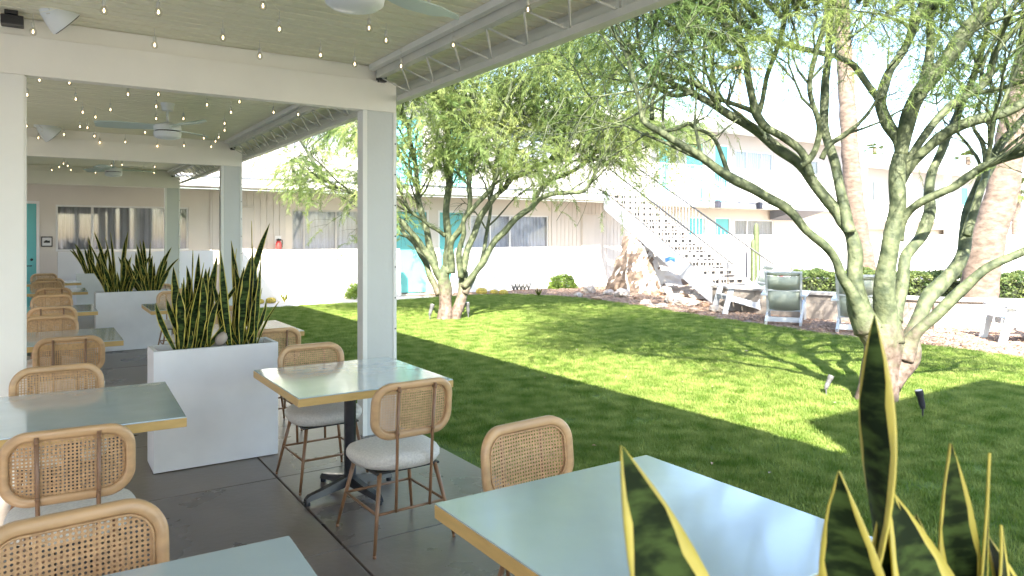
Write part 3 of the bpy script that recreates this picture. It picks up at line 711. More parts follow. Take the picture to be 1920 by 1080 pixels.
def auto_clump(label, x0, x1, Y, n, tops, z=.82, w=.055, gr='yellow edged snake plants in the white planters', hr=(.25, .62)):
    t = thing('snake_plant', label, 'plant', ((x0 + x1) / 2, Y, z), 0, gr)
    cx = (x0 + x1) / 2
    for i in range(n):
        x = R.uniform(x0, x1); y = Y + R.uniform(-.07, .07); h = R.uniform(*hr); sp_ = (x - cx) / (x1 - x0) * 2
        tip = Vector((x + sp_ * h * .45 + R.uniform(-.08, .08), y + R.uniform(-.12, .12), z + h)); a = R.uniform(-1.2, 1.2)
        snake_leaf((x, y, z), tip, w * R.uniform(.75, 1.15), t, (R.uniform(-.04, .04), R.uniform(-.03, .03), .02), R.uniform(-1.5, 1.5), face=(math.cos(a), math.sin(a), 0), n=9)
    for (px, py) in tops:
        tip = atY(px, py, Y); x = cx + (tip.x - cx) * .35
        snake_leaf((x, Y, z), tip, w * .8, t, (-(tip.x - cx) * .15, 0, .08), R.uniform(-1, 1), n=9)
    return t
auto_clump('left snake plant in the second white planter', .76, 1.08, 11.84, 30, [(176, 434), (197, 445), (207, 436), (240, 434), (236, 446), (252, 510), (162, 448)], w=.065)
auto_clump('right snake plant in the second white planter, before the middle column', 1.17, 1.46, 11.84, 28, [(322, 463), (336, 484), (262, 450), (268, 448), (282, 455), (256, 458), (310, 480)], w=.065)
auto_clump('small snake plant in the farthest planter, before the curtained window', .78, 1.1, 17.87, 20, [(130, 468), (139, 456), (166, 444), (186, 494)], w=.07)
# planter just below the camera, leaves reaching into the picture
PL0 = planter(.42, 1.30, .28, .60, .80, 'white box planter below the picture whose snake plant leaves fill the lower right')
sp = thing('snake_plant', 'blurred snake plant in the lower right foreground, its tall leaf crossing the tree', 'plant', (.8, .44, .77), 0, 'yellow edged snake plants in the white planters')
def fl(bpx, bpy_, bd, tpx, tpy, td, w, bend=(0, 0, 0), tw=0, face=None):
    b_ = atD(bpx, bpy_, bd); tp = atD(tpx, tpy, td)
    # carry the leaf on down to the soil
    base = b_ + (b_ - tp).normalized() * max(0, (b_.z - .765) / max(.2, (tp - b_).normalized().z)); base.x = min(max(base.x, .46), 1.26); base.y = min(max(base.y, .32), .56)
    base.z = .765
    snake_leaf(base, tp, w * 1.55, sp, bend, tw, face, n=26)
fl(1300, 1180, .78, 1166, 836, .78, .070, (-.03, .0, .0), .35)
fl(1640, 1180, .95, 1640, 590, .98, .052, (0, 0, 0), 2.3)
fl(1640, 1250, .90, 1572, 884, .88, .062, (-.03, 0, 0), -.7)
fl(1770, 1250, .92, 1660, 905, .96, .085, (0, 0, .0), .5)
fl(1800, 1200, 1.0, 1784, 832, 1.0, .050, (.0, 0, 0), .3)
fl(1840, 1200, .95, 1858, 850, .97, .010, (0.0, 0, 0), .9)
fl(1905, 1200, .98, 1850, 1000, 1.0, .055, (0.03, 0, 0), .5)
fl(1650, 1300, .93, 1668, 900, .96, .060, (0.02, 0, 0), .2)
fl(1730, 1300, .98, 1718, 965, 1.0, .060, (0, 0, 0), -.4)
fl(1860, 1300, .96, 1880, 985, .98, .055, (.02, 0, 0), .8)
# ================================================================== MOTEL BUILDING
def wall_holes(mb, x0, x1, z0, z1, y0, y1, holes):
    xs = sorted({x0, x1} | {h[0] for h in holes} | {h[1] for h in holes}); zs = sorted({z0, z1} | {h[2] for h in holes} | {h[3] for h in holes})
    xs = [x for x in xs if x0 <= x <= x1]; zs = [z for z in zs if z0 <= z <= z1]
    for a, b_ in zip(xs[:-1], xs[1:]):
        run = None
        for c, d in zip(zs[:-1], zs[1:]):
            hole = any(h[0] <= a + 1e-6 and h[1] >= b_ - 1e-6 and h[2] <= c + 1e-6 and h[3] >= d - 1e-6 for h in holes)
            if hole:
                if run: mb.box(a, b_, y0, y1, run[0], run[1]); run = None
            else: run = (run[0], d) if run else (c, d)
        if run: mb.box(a, b_, y0, y1, run[0], run[1])
def window(par, x0, x1, z0, z1, Y, mull=(), fm=M_winfr, cm=M_curt2, pleats=None):
    m = MB(); w = .045
    m.bbox(x0, x1, Y + .03, Y + .09, z1 - w, z1, .004); m.bbox(x0, x1, Y - .02, Y + .09, z0, z0 + w, .004)
    m.bbox(x0, x0 + w, Y + .032, Y + .088, z0 + w, z1 - w, .004); m.bbox(x1 - w, x1, Y + .032, Y + .088, z0 + w, z1 - w, .004)
    f = m.build('window', fm, par)
    xs_ = [x0 + w] + list(mull) + [x1 - w]
    for q in mull:
        k = MB(); k.bbox(q - .025, q + .025, Y + .034, Y + .086, z0 + w, z1 - w, .003); k.build('mullion', fm, f)
    for a, b_ in zip(xs_[:-1], xs_[1:]):
        k = MB(); k.box(a, b_, Y + .058, Y + .062, z0 + w, z1 - w); k.build('pane', M_glass, f)
    k = MB(); n = int((x1 - x0) * 40); vs = []
    for i in range(n + 1):
        x = x0 + (x1 - x0) * i / n; fold = .020 * math.sin(i * 1.1 + 1.2 * math.sin(i * .13)) + .010 * math.sin(i * 2.3)
        for z in (z0, z1): vs.append((x, Y + .15 + fold, z))
    k.add(vs, [(2 * i, 2 * i + 2, 2 * i + 3, 2 * i + 1) for i in range(n)])
    k.build('curtain', cm, f, True)
    return f
def door(par, x0, x1, z0, z1, Y, m_=M_teal, label=None, side=1):
    k = MB(); k.bbox(x0, x1, Y + .03, Y + .08, z0, z1, .004); d = k.build('door', m_, par)
    if label: d['label'] = label
    k = MB(); w = .06
    k.bbox(x0 - w, x0 - .003, Y - .012, Y + .09, z0, z1 + w, .004); k.bbox(x1 + .003, x1 + w, Y - .012, Y + .09, z0, z1 + w, .004); k.bbox(x0 - .002, x1 + .002, Y - .012, Y + .09, z1 + .003, z1 + w, .004)
    k.build('door_frame', M_wfw, d)
    hx = x1 - .09 if side > 0 else x0 + .09
    k = MB(); k.tube([(hx, Y + .03, z0 + .98), (hx, Y - .02, z0 + .98), (hx - .1 * side, Y - .025, z0 + .98)], .012, 8); k.lathe([(.03, 0), (.03, .01)], c=(hx, Y + .03, z0 + 1.12), n=12, mtx=Matrix.Rotation(rad(90), 3, 'X')); k.build('handle', M_dark, d, True)
    return d
bld = thing('motel_building', 'long two storey white motel wing across the back of the lawn', 'building', (8, 19.5, 0))
Y = 19.5
LH = [(.25, 3.07, 1.30, 2.38), (5.66, 7.60, 1.25, 2.38), (11.25, 14.29, 1.25, 2.34), (17.98, 19.0, 1.15, 2.42), (-.98, -.12, -.05, 2.39), (8.72, 9.72, -.05, 2.38), (10.16, 11.0, -.05, 2.38)]
m = MB(); wall_holes(m, -4, 19.05, -.05, 2.86, Y, Y + .2, LH); m.build('wall', M_beige, bld)
m = MB(); m.box(-4, 19.05, Y + .45, Y + .5, -.05, 2.83); m.build('inner_wall', M_beige, bld)
window(bld, .25, 3.07, 1.30, 2.38, Y, (.98,), M_wfw, M_curt)
window(bld, 5.66, 7.60, 1.25, 2.38, Y, (6.0, 6.9), M_winfr)
window(bld, 11.25, 14.29, 1.25, 2.34, Y, (12.0, 12.75), M_wfw)
window(bld, 17.98, 19.0, 1.15, 2.42, Y, (18.4,), M_winfr, M_curt)
door(bld, -.98, -.12, 0, 2.39, Y, label='teal door at the far left behind the column'); door(bld, 8.72, 9.72, -.03, 2.38, Y, label='teal door between the low white walls'); door(bld, 10.16, 11.0, -.03, 2.38, Y, label='teal door behind the tree trunk')
for (a, b_) in ((3.62, 5.5), (14.45, 17.9)):
    x = a
    while x + .17 < b_:
        m = MB(); m.bbox(x + .007, x + .163, Y - .016, Y - .001, -.04, 2.82, .004); m.build('siding_board', M_siding, bld); x += .17
    m = MB(); m.bbox(a - .05, a, Y - .03, Y - .001, -.04, 2.82, .004); m.build('corner_board', M_siding, bld)
for (a, b_) in ((3.9, 4.65), (15.72, 16.5)):
    m = MB(); m.bbox(a, b_, Y - .052, Y - .018, .0, 2.40, .004); d = m.build('door', M_siding, bld); d['label'] = 'flush beige utility door in the siding'
    m = MB(); m.bbox(a - .03, a - .004, Y - .046, Y - .018, .0, 2.43, .003); m.bbox(b_ + .004, b_ + .03, Y - .046, Y - .018, .0, 2.43, .003); m.bbox(a - .003, b_ + .003, Y - .046, Y - .018, 2.405, 2.43, .003); m.build('door_frame', M_trunk if False else M_beige, d)
# walkway slab and upper storey
m = MB(); m.box(-4, 17.25, 18.07, 19.49, 2.865, 3.065); m.box(17.2, 19.35, 18.07, 19.49, 2.87, 3.06); m.build('walkway_slab', M_paint, bld)
m = MB(); m.bbox(-4, 17.3, 18.01, 18.065, 2.835, 3.08, .004); m.build('fascia_board', M_paint, bld)
m = MB(); m.bbox(-4, 17.3, 17.99, 18.008, 3.045, 3.085, .003); m.build('drip_edge', M_roofg, bld)
UH = [(5.2, 7.2, 4.0, 5.1), (8.7, 9.6, 3.05, 5.2), (10.4, 11.3, 3.05, 5.2), (12.3, 14.6, 4.0, 5.1), (1.0, 3.0, 4.0, 5.1)]
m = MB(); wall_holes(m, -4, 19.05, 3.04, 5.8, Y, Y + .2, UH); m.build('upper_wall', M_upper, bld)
m = MB(); m.box(-4, 19.05, Y + .45, Y + .5, 3.04, 5.8); m.build('inner_wall', M_beige, bld)
for a, b_, c, d in (UH[0], UH[3], UH[4]): window(bld, a, b_, c, d, Y, ((a + b_) / 2,), M_wfw)
for a, b_, c, d in (UH[1], UH[2]): door(bld, a, b_, 3.05, d, Y, label='teal upstairs door seen through the nearer tree crown')
m = MB(); m.bbox(-4, 19.1, 18.7, 20.2, 5.81, 6.05, .01); m.build('roof', M_paint, bld)
M_raily = mat('railing_paint', (.56, .56, .57), .5, 5, .04)
def railing(x0, x1, Y, z0, z1, label, sp_=.14, loc=None):
    t = thing('railing', label, 'railing', (x0, Y, z0), 0, 'white upstairs walkway railings')
    m = MB(); m.bbox(x0, x1, Y - .02, Y + .02, z1 - .035, z1, .004); m.build('top_rail', M_paint, t)
    m = MB(); m.bbox(x0, x1, Y - .012, Y + .012, z0 + .08, z0 + .105, .003); m.build('bottom_rail', M_paint, t)
    x = x0 + .05; k = 0; m = MB()
    while x < x1:
        if k % 14 == 0:
            q = MB(); q.bbox(x - .022, x + .022, Y - .022, Y + .022, z0, z1 - .036, .003); q.build('post', M_paint, t)
        else: m.box(x - .007, x + .007, Y - .007, Y + .007, z0 + .106, z1 - .036)
        x += sp_; k += 1
    m.build('balusters', M_raily, t, kind='stuff')
railing(3.0, 15.3, 18.14, 3.066, 4.1, 'white walkway railing left of the stairs, behind the nearer tree')
# second wing further right
b2 = thing('motel_building', 'second white motel wing right of the stairs with teal doors and curtained windows', 'building', (24, 20.8, 0))
Y = 20.8
LH = [(22.45, 23.4, -.05, 2.40), (24.1, 24.95, -.05, 2.40), (25.35, 28.0, 1.2, 2.38)]
m = MB(); wall_holes(m, 19.06, 33.5, -.05, 2.84, Y, Y + .2, LH); m.build('wall', M_beige, b2)
m = MB(); m.box(19.3, 33.5, Y + .45, Y + .5, -.05, 5.9); m.build('inner_wall', M_beige, b2)
door(b2, 22.45, 23.4, 0, 2.40, Y, label='teal ground floor door behind the stair rails'); door(b2, 24.1, 24.95, 0, 2.40, Y, label='second teal ground floor door right of the stairs'); window(b2, 25.35, 28.0, 1.2, 2.38, Y, (26.2,), M_wfw, M_curt)
UH = [(20.75, 21.3, 3.05, 5.75), (22.3, 23.3, 3.05, 5.53), (24.05, 24.85, 3.05, 5.53), (25.35, 28.0, 4.3, 5.44), (30.2, 31.5, 4.3, 5.3)]
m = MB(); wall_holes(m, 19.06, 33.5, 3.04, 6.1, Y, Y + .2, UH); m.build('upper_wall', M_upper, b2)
for q in UH[:3]: door(b2, q[0], q[1], 3.05, q[3], Y)
window(b2, *UH[3], Y, (26.2, 27.2), M_wfw, M_curt2); window(b2, *UH[4], Y, (30.8,), M_wfw, M_curt)
m = MB(); m.box(19.36, 29.6, 19.36, 20.79, 2.835, 3.03); m.box(29.6, 33.5, 20.2, 20.79, 2.84, 3.028); m.build('walkway_slab', M_paint, b2)
m = MB(); m.bbox(17.35, 29.65, 19.30, 19.355, 2.82, 3.03, .004); m.build('fascia_board', M_paint, b2)
m = MB(); m.bbox(17.35, 29.65, 19.28, 19.298, 2.99, 3.035, .003); m.build('drip_edge', M_roofg, b2)
m = MB(); m.bbox(19.2, 33.6, 19.3, 21.4, 6.11, 6.4, .01); m.build('roof', M_paint, b2)
m = MB(); m.add([(27.6, 19.25, 2.78), (29.62, 19.25, 2.78), (29.62, 20.7, 2.4), (27.6, 20.7, 2.4), (27.6, 19.25, 2.815), (29.62, 19.25, 2.815), (29.62, 20.7, 2.83), (27.6, 20.7, 2.83)], [(0, 3, 2, 1), (4, 5, 6, 7), (0, 1, 5, 4), (1, 2, 6, 5), (2, 3, 7, 6), (3, 0, 4, 7)]); m.build('awning', M_roofg, b2)
railing(17.4, 29.6, 19.34, 3.03, 4.42, 'white walkway railing right of the stairs, on the second wing')
for i, X in enumerate((22.35, 24.9)):
    t = thing('wall_lantern', ['small dark lantern on the walkway edge, left of the pair', 'small dark lantern on the walkway edge, right of the pair'][i], 'lantern', (X, 19.2, 2.9))
    m = MB(); m.bbox(X - .10, X + .10, 19.08, 19.26, 2.78, 3.04, .02); m.build('body', M_lampb, t)
    m = MB(); m.bbox(X - .06, X + .06, 19.1, 19.298, 3.045, 3.075, .004); m.build('bracket', M_lampb, t)
# third wing, far right
b3 = thing('motel_building', 'far white motel wing at the right edge, behind the big tree', 'building', (50, 24, 0)); Y = 24.0
m = MB(); wall_holes(m, 39.5, 66, -.05, 2.6, Y + 1.6, Y + 1.8, [(41, 42, 0, 2.2), (44, 47, 1, 2.1), (51, 54, 1, 2.1)]); m.build('wall', M_beige, b3)
m = MB(); m.box(39.5, 66, Y + 2.2, Y + 2.3, -.05, 6); m.build('inner_wall', M_beige, b3)
m = MB(); m.bbox(39.4, 66, Y, Y + 1.8, 2.60, 2.76, .01); m.build('walkway_slab', M_paint, b3)
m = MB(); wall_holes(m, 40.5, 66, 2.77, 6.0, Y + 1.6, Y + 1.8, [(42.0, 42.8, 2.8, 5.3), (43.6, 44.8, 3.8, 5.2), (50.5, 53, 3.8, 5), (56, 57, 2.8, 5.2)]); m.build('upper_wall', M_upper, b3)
door(b3, 42.0, 42.8, 2.8, 5.3, Y + 1.6); door(b3, 56.0, 57.0, 2.8, 5.2, Y + 1.6); window(b3, 43.6, 44.8, 3.8, 5.2, Y + 1.6, (), M_wfw, M_curt2); window(b3, 50.5, 53, 3.8, 5, Y + 1.6, (51.6,), M_wfw, M_curt)
m = MB(); m.bbox(40.2, 66, Y - .3, Y + 2.4, 6.01, 6.5, .01); m.build('roof', M_paint, b3)
for X in (41.0, 46, 51, 57):
    m = MB(); m.bbox(X - .18, X + .18, Y + .02, Y + .3, -.05, 2.595, .01); m.build('post', M_paint, b3)
    m = MB(); m.bbox(X - .18, X + .18, Y + .02, Y + .3, 2.765, 6.0, .01); m.build('post', M_paint, b3)
m = MB(); m.bbox(40.3, 66, Y + .05, Y + .12, 3.6, 3.7, .01); m.bbox(40.3, 66, Y + .05, Y + .12, 2.85, 3.5, .01); m.build('balcony_panel', M_stucco, b3)

# low white garden walls
def lowwall(x0t, x1t, x0b, x1b, label):
    m = MB(); y0, y1 = 18.66, 18.84; vs = [(x0b, y0, -.06), (x1b, y0, -.06), (x1t, y0, 1.30), (x0t, y0, 1.30)]; vs += [(a, y1, c) for a, _, c in vs]
    m.add(vs, [(0, 1, 2, 3), (7, 6, 5, 4), (0, 4, 5, 1), (1, 5, 6, 2), (2, 6, 7, 3), (3, 7, 4, 0)]); o = m.build('garden_wall', M_stucco); tag(o, label, 'low wall'); return o
lowwall(.28, 3.5, .28, 3.5, 'low white wall under the curtained window at the end of the patio')
lowwall(4.2, 8.45, 4.1, 8.5, 'low white wall with leaf shadows left of the teal door')
lowwall(10.35, 15.78, 10.1, 16.2, 'low white wall with slanted end, right of the teal door')

# fire extinguisher, framed sign
t = thing('fire_extinguisher', 'red fire extinguisher hanging on the siding above the low wall', 'extinguisher', (5.27, 19.4, 1.2))
m = MB(); m.lathe([(.01, 0), (.065, .01), (.07, .04), (.07, .30), (.055, .35), (.025, .38)], c=(5.27, 19.38, 1.17), n=20); smooth_angle(m.build('cylinder_body', M_red, t))
m = MB(); m.bbox(5.22, 5.33, 19.34, 19.42, 1.53, 1.58, .008); m.tube([(5.30, 19.38, 1.56), (5.36, 19.37, 1.55), (5.36, 19.37, 1.35)], .012, 8); m.lathe([(.03, 0), (.03, .02)], c=(5.25, 19.33, 1.56), n=12, mtx=Matrix.Rotation(rad(90), 3, 'X')); m.build('valve_and_hose', M_dark, t)
m = MB(); m.bbox(5.19, 5.36, 19.455, 19.478, 1.45, 1.66, .006); m.build('mounting_plate', M_wfw, t)
t = thing('wall_sign', 'small framed dark picture sign on the wall by the far left teal door', 'sign', (.08, 19.48, 1.5))
m = MB()
for a, b_, c, d in ((-.03, .19, 1.62, 1.645), (-.03, .19, 1.41, 1.435), (-.03, -.01, 1.435, 1.62), (.17, .19, 1.435, 1.62)): m.box(a, b_, 19.47, 19.495, c, d)
m.build('frame', M_dark, t)
m = MB(); m.box(-.01, .17, 19.485, 19.493, 1.435, 1.62); m.build('paper', M_print, t)
m = MB()
for a, b_, c, d in ((.02, .05, 1.50, 1.53), (.05, .09, 1.50, 1.56), (.09, .14, 1.50, 1.55), (.03, .06, 1.53, 1.545)): m.box(a, b_, 19.481, 19.4845, c, d)
m.build('print', M_dark, t)

# ================================================================== OUTDOOR STAIRS
st = thing('staircase', 'white outdoor staircase with dark handrails rising to the walkway', 'stairs', (13.85, 11.4, 0))
D_ = Vector((.239, .971, 0)).normalized(); Rr = Vector((D_.y, -D_.x, 0)); P0 = Vector((13.85, 11.5, 0)); LEN, RISE, NT, WD = 6.68, 3.04, 15, 1.15
def sp3(s, w, z): return P0 + D_ * s + Rr * w + Vector((0, 0, z))
def prism(m, pts, w0, w1):
    a = [sp3(s, w0, z) for s, z in pts]; b_ = [sp3(s, w1, z) for s, z in pts]; n = len(pts)
    m.add(a + b_, [tuple(range(n)), tuple(reversed(range(n, 2 * n)))] + [(i, n + i, n + (i + 1) % n, (i + 1) % n) for i in range(n)])
sl_ = RISE / LEN
for w in (0, WD):
    m = MB(); prism(m, [(-.05, -.03), (.75, -.03), (LEN, RISE - .50), (LEN, RISE - .02), (LEN - .1, RISE + .02), (-.05, .16)], w - .022, w + .022); m.build('stringer', M_stair, st)
for i in range(NT):
    s = i * LEN / NT; z = (i + 1) * RISE / NT - .02
    m = MB(); prism(m, [(s - .02, z - .05), (s + .30, z - .05), (s + .30, z), (s - .02, z)], .03, WD - .03); tr = m.build('tread', M_tread, st)
    m = MB(); prism(m, [(s + .02, z - .13), (s + .05, z - .13), (s + .05, z - .052), (s + .02, z - .052)], .09, WD - .09); m.build('shade_strip', M_dark, tr)  # dark strip standing for the under-stair shade seen between the bars
    m = MB()
    for k in range(5):
        w = .09 + k * (WD - .18) / 4; prism(m, [(s - .0, z - .132), (s + .018, z - .132), (s + .018, z - .051), (s - .0, z - .051)], w - .045, w + .045)
    prism(m, [(s - .0, z - .155), (s + .03, z - .155), (s + .03, z - .133), (s - .0, z - .133)], .03, WD - .03)
    m.build('riser_bar', M_tread, tr)
M_rail = mat('dark_handrail', (.018, .02, .025), .4, 20, .1)
for w in (.0, WD):
    m = MB(); m.tube([sp3(-.1, w, .98), sp3(LEN, w, RISE + .95), sp3(LEN + .5, w, RISE + .95)], .022, 8); m.build('handrail', M_rail, st, True)
    m = MB(); m.tube([sp3(.0, w, .175), sp3(LEN - .1, w, RISE + .04)], .012, 6); m.build('lower_rail', M_rail, st, True)
    m = MB(); k = 0
    while k < NT * 2.2:
        s = .1 + k * .17
        if s > LEN: break
        z = s * sl_
        if k % 9 == 0:
            q = MB(); q.tube([sp3(s, w, z + .1), sp3(s, w, z + .98)], .018, 6); q.build('post', M_rail if k == 0 else M_paint, st, True)
        else: m.tube([sp3(s, w, z + .15), sp3(s, w, z + .97)], .006, 4, False)
        k += 1
    m.build('balusters', M_paint, st, kind='stuff')

# ================================================================== ROCKS, SHRUBS, CACTI
bm = bmesh.new()
for c in [(14.2, 15.5, -.1), (14.35, 16.7, -.1), (17.0, 16.6, -.1), (17.3, 14.7, -.1), (15.2, 14.8, -.1), (14.25, 15.7, .5), (14.6, 15.9, 1.45), (14.86, 16.05, 1.80), (15.0, 16.4, 1.72), (15.5, 15.9, 1.5), (16.2, 15.8, 1.18), (16.8, 15.6, .85), (17.2, 15.2, .4), (15.1, 15.0, .25), (15.15, 15.2, .9), (15.0, 15.55, 1.45)]: bm.verts.new(c)
bmesh.ops.convex_hull(bm, input=bm.verts); bmesh.ops.subdivide_edges(bm, edges=bm.edges[:], cuts=3, use_grid_fill=True); bmesh.ops.triangulate(bm, faces=bm.faces[:]); bmesh.ops.subdivide_edges(bm, edges=bm.edges[:], cuts=2, use_grid_fill=True)
bm.normal_update()
for v in bm.verts:
    n_ = noise.fractal(v.co * 2.2, .9, 2.2, 6); v.co += v.normal * (.09 * n_ + .05 * noise.cell(v.co * 3))
me = bpy.data.meshes.new('boulder'); bm.normal_update()
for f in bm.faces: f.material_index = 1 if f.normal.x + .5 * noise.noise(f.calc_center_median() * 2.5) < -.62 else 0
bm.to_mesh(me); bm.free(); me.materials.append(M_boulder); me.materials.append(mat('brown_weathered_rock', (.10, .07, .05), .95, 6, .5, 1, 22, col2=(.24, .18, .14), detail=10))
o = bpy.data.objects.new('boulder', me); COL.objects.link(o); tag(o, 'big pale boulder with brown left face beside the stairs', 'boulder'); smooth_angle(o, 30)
m = MB(); vs = []
for j in range(7):
    for i in range(9): vs.append((i * .05 - .2, j * .03 - .1, .03 * noise.noise(Vector((i * .4, j * .5, 2))) - .08 * abs(i - 4) / 4))
m.add(vs, [(j * 9 + i, j * 9 + i + 1, (j + 1) * 9 + i + 1, (j + 1) * 9 + i) for j in range(6) for i in range(8)]); o = m.build('cloth', M_blue, None, True); o.scale = (.6, .6, .8); o.location = atD(1257, 484, 17.6); o.rotation_euler = (rad(50), 0, rad(-40)); tag(o, 'small blue cloth lying on the boulder by the stairs', 'cloth')
sm = o.modifiers.new('thick', 'SOLIDIFY'); sm.thickness = .02
rk = [(1085, 556, .12, 0), (1105, 548, .2, 0), (1140, 552, .16, 0), (1165, 556, .22, 0), (1200, 560, .14, 1), (1232, 552, .17, 2), (1212, 570, .12, 0), (1262, 566, .22, 0), (1285, 572, .18, 0), (1310, 560, .2, 0), (1325, 574, .14, 2), (1345, 584, .17, 0), (1180, 545, .2, 0), (1300, 585, .11, 1), (1240, 575, .1, 0), (1272, 552, .3, 0), (1120, 562, .09, 1), (1225, 540, .3, 0), (1290, 556, .26, 0), (1252, 528, .5, 0), (1296, 540, .55, 0), (1330, 556, .42, 0)]
for i, (px, py, s, k) in enumerate(rk):
    q = atZ(px, py, 0)
    if q.y > 18.3: q = q * (18.2 / q.y)
    o = rock_mesh('rock', (q.x, q.y, s * .25), (s * R.uniform(1, 1.6), s * R.uniform(.8, 1.2), s * R.uniform(.5, .75)), [M_stone, M_brown, M_brown][k], i * 3.1, 3, .4, rot=R.uniform(0, 3))
    if k == 2: tag(o, ['rusty brown rock in front of the big boulder', 'rusty brown rock close to the foot of the stairs'][0 if px < 1300 else 1], 'rock')
    else: tag(o, 'small pale rock' + (' with brown tones' if k else '') + ' in the mulch between boulder and stair foot', 'rock', 'small rocks between the boulder and the stairs' + (' of brown tone' if k else ''))

def foliage(n, fn, size, rng):
    V = []; F = []
    C = []; 
    while len(C) < n:
        c = fn()
        if c is not None: C.append(c)
    C = np.array(C); a = rng.uniform(0, 6.28, n); t_ = rng.uniform(-1.0, 1.0, n); L = rng.uniform(.6, 1.3, n) * size
    d = np.stack([np.cos(a) * np.cos(t_), np.sin(a) * np.cos(t_), np.sin(t_)], 1); r_ = rng.normal(size=(n, 3)); s = np.cross(d, r_); s /= np.linalg.norm(s, axis=1)[:, None]
    w = (L * .32)[:, None]; L = L[:, None]
    V = np.stack([C - d * L / 2, C + s * w, C + d * L / 2, C - s * w], 1).reshape(-1, 3); F = np.arange(4 * n).reshape(-1, 4); return V, F
rng = np.random.default_rng(11)
def shrub(name, c, rx, ry, h, n, size, m_, label, cat='shrub', group=None):
    c = Vector(c); t = thing(name, label, cat, c, 0, group)
    def fn():
        v = rng.normal(size=3); v /= np.linalg.norm(v); v[2] = abs(v[2]); k = .55 + .45 * rng.uniform() ** .4
        lump = 1 + .22 * noise.noise(Vector(v) * 2.3 + Vector((c.x, 0, 0)))
        return (v[0] * rx * k * lump, v[1] * ry * k * lump, v[2] * h * k * lump + .02)
    V, F = foliage(n, fn, size, rng); mesh_np('foliage', V, F, m_, t)
    m = MB()
    for i in range(7):
        a = i * .9; m.tube([(0, 0, 0), (math.cos(a) * rx * .5, math.sin(a) * ry * .5, h * .7)], [.012, .004], 5)
    m.build('stems', M_pole, t, True, True); return t
shrub('shrub', (13.9, 18.2, -.03), .52, .4, .46, 2600, .06, M_shrub, 'round bright green shrub before the low wall with slanted end')
shrub('shrub', (7.15, 18.35, -.03), .42, .34, .42, 1900, .055, M_shrub, 'round green shrub at the low wall, just left of the nearest column')
for i, (px, py, s, lab) in enumerate([(903, 552, .16, 'larger golden barrel cactus at the low wall right of the tree'), (926, 552, .12, 'middle one of three golden barrel cacti at the low wall'), (944, 553, .13, 'right one of three golden barrel cacti at the low wall'), (508, 561, .12, 'golden barrel cactus right of the two by the patio end'), (487, 562, .10, 'golden barrel cactus left of the two by the patio end')]):
    q = atZ(px, py, -.03)
    if q.y > 18.45: q = Vector((q.x, q.y, 0)) * (18.4 / q.y)
    m = MB(); nn = 28; prof = [(.3, 0), (.85, .15), (1, .5), (.85, .95), (.5, 1.2), (.1, 1.25)]; vs = []
    for (r_, z) in prof:
        for j in range(nn): k = s * r_ * (1 + (.08 if j % 2 else -.04)); vs.append((k * math.cos(2 * math.pi * j / nn), k * math.sin(2 * math.pi * j / nn), z * s))
    m.add(vs, [(a * nn + j, a * nn + (j + 1) % nn, (a + 1) * nn + (j + 1) % nn, (a + 1) * nn + j) for a in range(5) for j in range(nn)] + [tuple(range(5 * nn, 6 * nn))])
    o = m.build('barrel_cactus', M_barrel, None); o.location = (q.x, q.y, -.04); tag(o, lab, 'cactus')
t = thing('succulent', 'dark curly succulent cluster by the low wall right of the barrel cacti', 'plant', (12.35, 18.3, -.03))
for i in range(5):
    m = MB()
    for k in range(9):
        a = k * .7; x0 = i * .14 - .28; m.tube([(x0, 0, 0), (x0 + math.cos(a) * .05, math.sin(a) * .05, .12), (x0 + math.cos(a) * .07, math.sin(a) * .07, .2), (x0 + math.cos(a) * .03, math.sin(a) * .03, .24)], [.01, .009, .007, .003], 5)
    m.build('rosette', M_dark if False else mat('succulent_dark', (.09, .10, .09), .6, 20, .3), t, True, True)
for (px, py, lab) in ((533, 562, 'tiny grey green agave on the gravel near the patio end'), (1010, 556, 'tiny grey agave right of the dark succulents')):
    q = atZ(px, py, -.03)
    if q.y > 18.45: q = q * (18.4 / q.y)
    t = thing('agave', lab, 'plant', (q.x, q.y, -.03))
    for k in range(9):
        a = k * .7; snake_leaf((q.x, q.y, -.03), (q.x + math.cos(a) * .11, q.y + math.sin(a) * .11, .14 + .05 * (k % 3)), .03, t, n=5)
# columnar cactus and flowers by the fence
t = thing('columnar_cactus', 'tall columnar cactus standing before the white fence right of the stairs', 'cactus', atD(1418, 530, 20) * Vector((1, 1, 0)) if False else (atD(1418, 530, 20).x, atD(1418, 530, 20).y, -.03))
for (dx, h, r_) in ((0, 2.05, .07), (-.22, 1.6, .06), (.13, 1.2, .055), (-.08, 1.0, .05)):
    m = MB(); nn = 20; vs = []; zz = [0, .3, .7, 1, 1.3, 1.6, 1.85, 1.97, 2.03]; pr = [.8, 1, .95, 1.02, .96, 1, .95, .7, .2]
    for z, p_ in zip(zz, pr):
        for j in range(nn): k = r_ * p_ * (1 + (.14 if j % 2 else -.08)); vs.append((dx + k * math.cos(2 * math.pi * j / nn), .3 * dx + k * math.sin(2 * math.pi * j / nn), z * h / 2.03))
    m.add(vs, [(a * nn + j, a * nn + (j + 1) % nn, (a + 1) * nn + (j + 1) % nn, (a + 1) * nn + j) for a in range(8) for j in range(nn)] + [tuple(range(8 * nn, 9 * nn))]); m.build('stem', M_cact, t, True, True)
q = atD(1453, 530, 19); t = shrub('flowering_plant', (q.x, q.y, 0), .3, .3, .6, 500, .06, M_shrub, 'small flowering plant with red blooms before the white fence', 'plant')
for i in range(9):
    a = R.uniform(0, 6.28); m = MB(); m.lathe([(.005, 0), (.035, .02), (.03, .05), (.008, .06)], c=(math.cos(a) * .2, math.sin(a) * .2, R.uniform(.5, .68)), n=7); m.build('flower', M_flower, t, True, True)

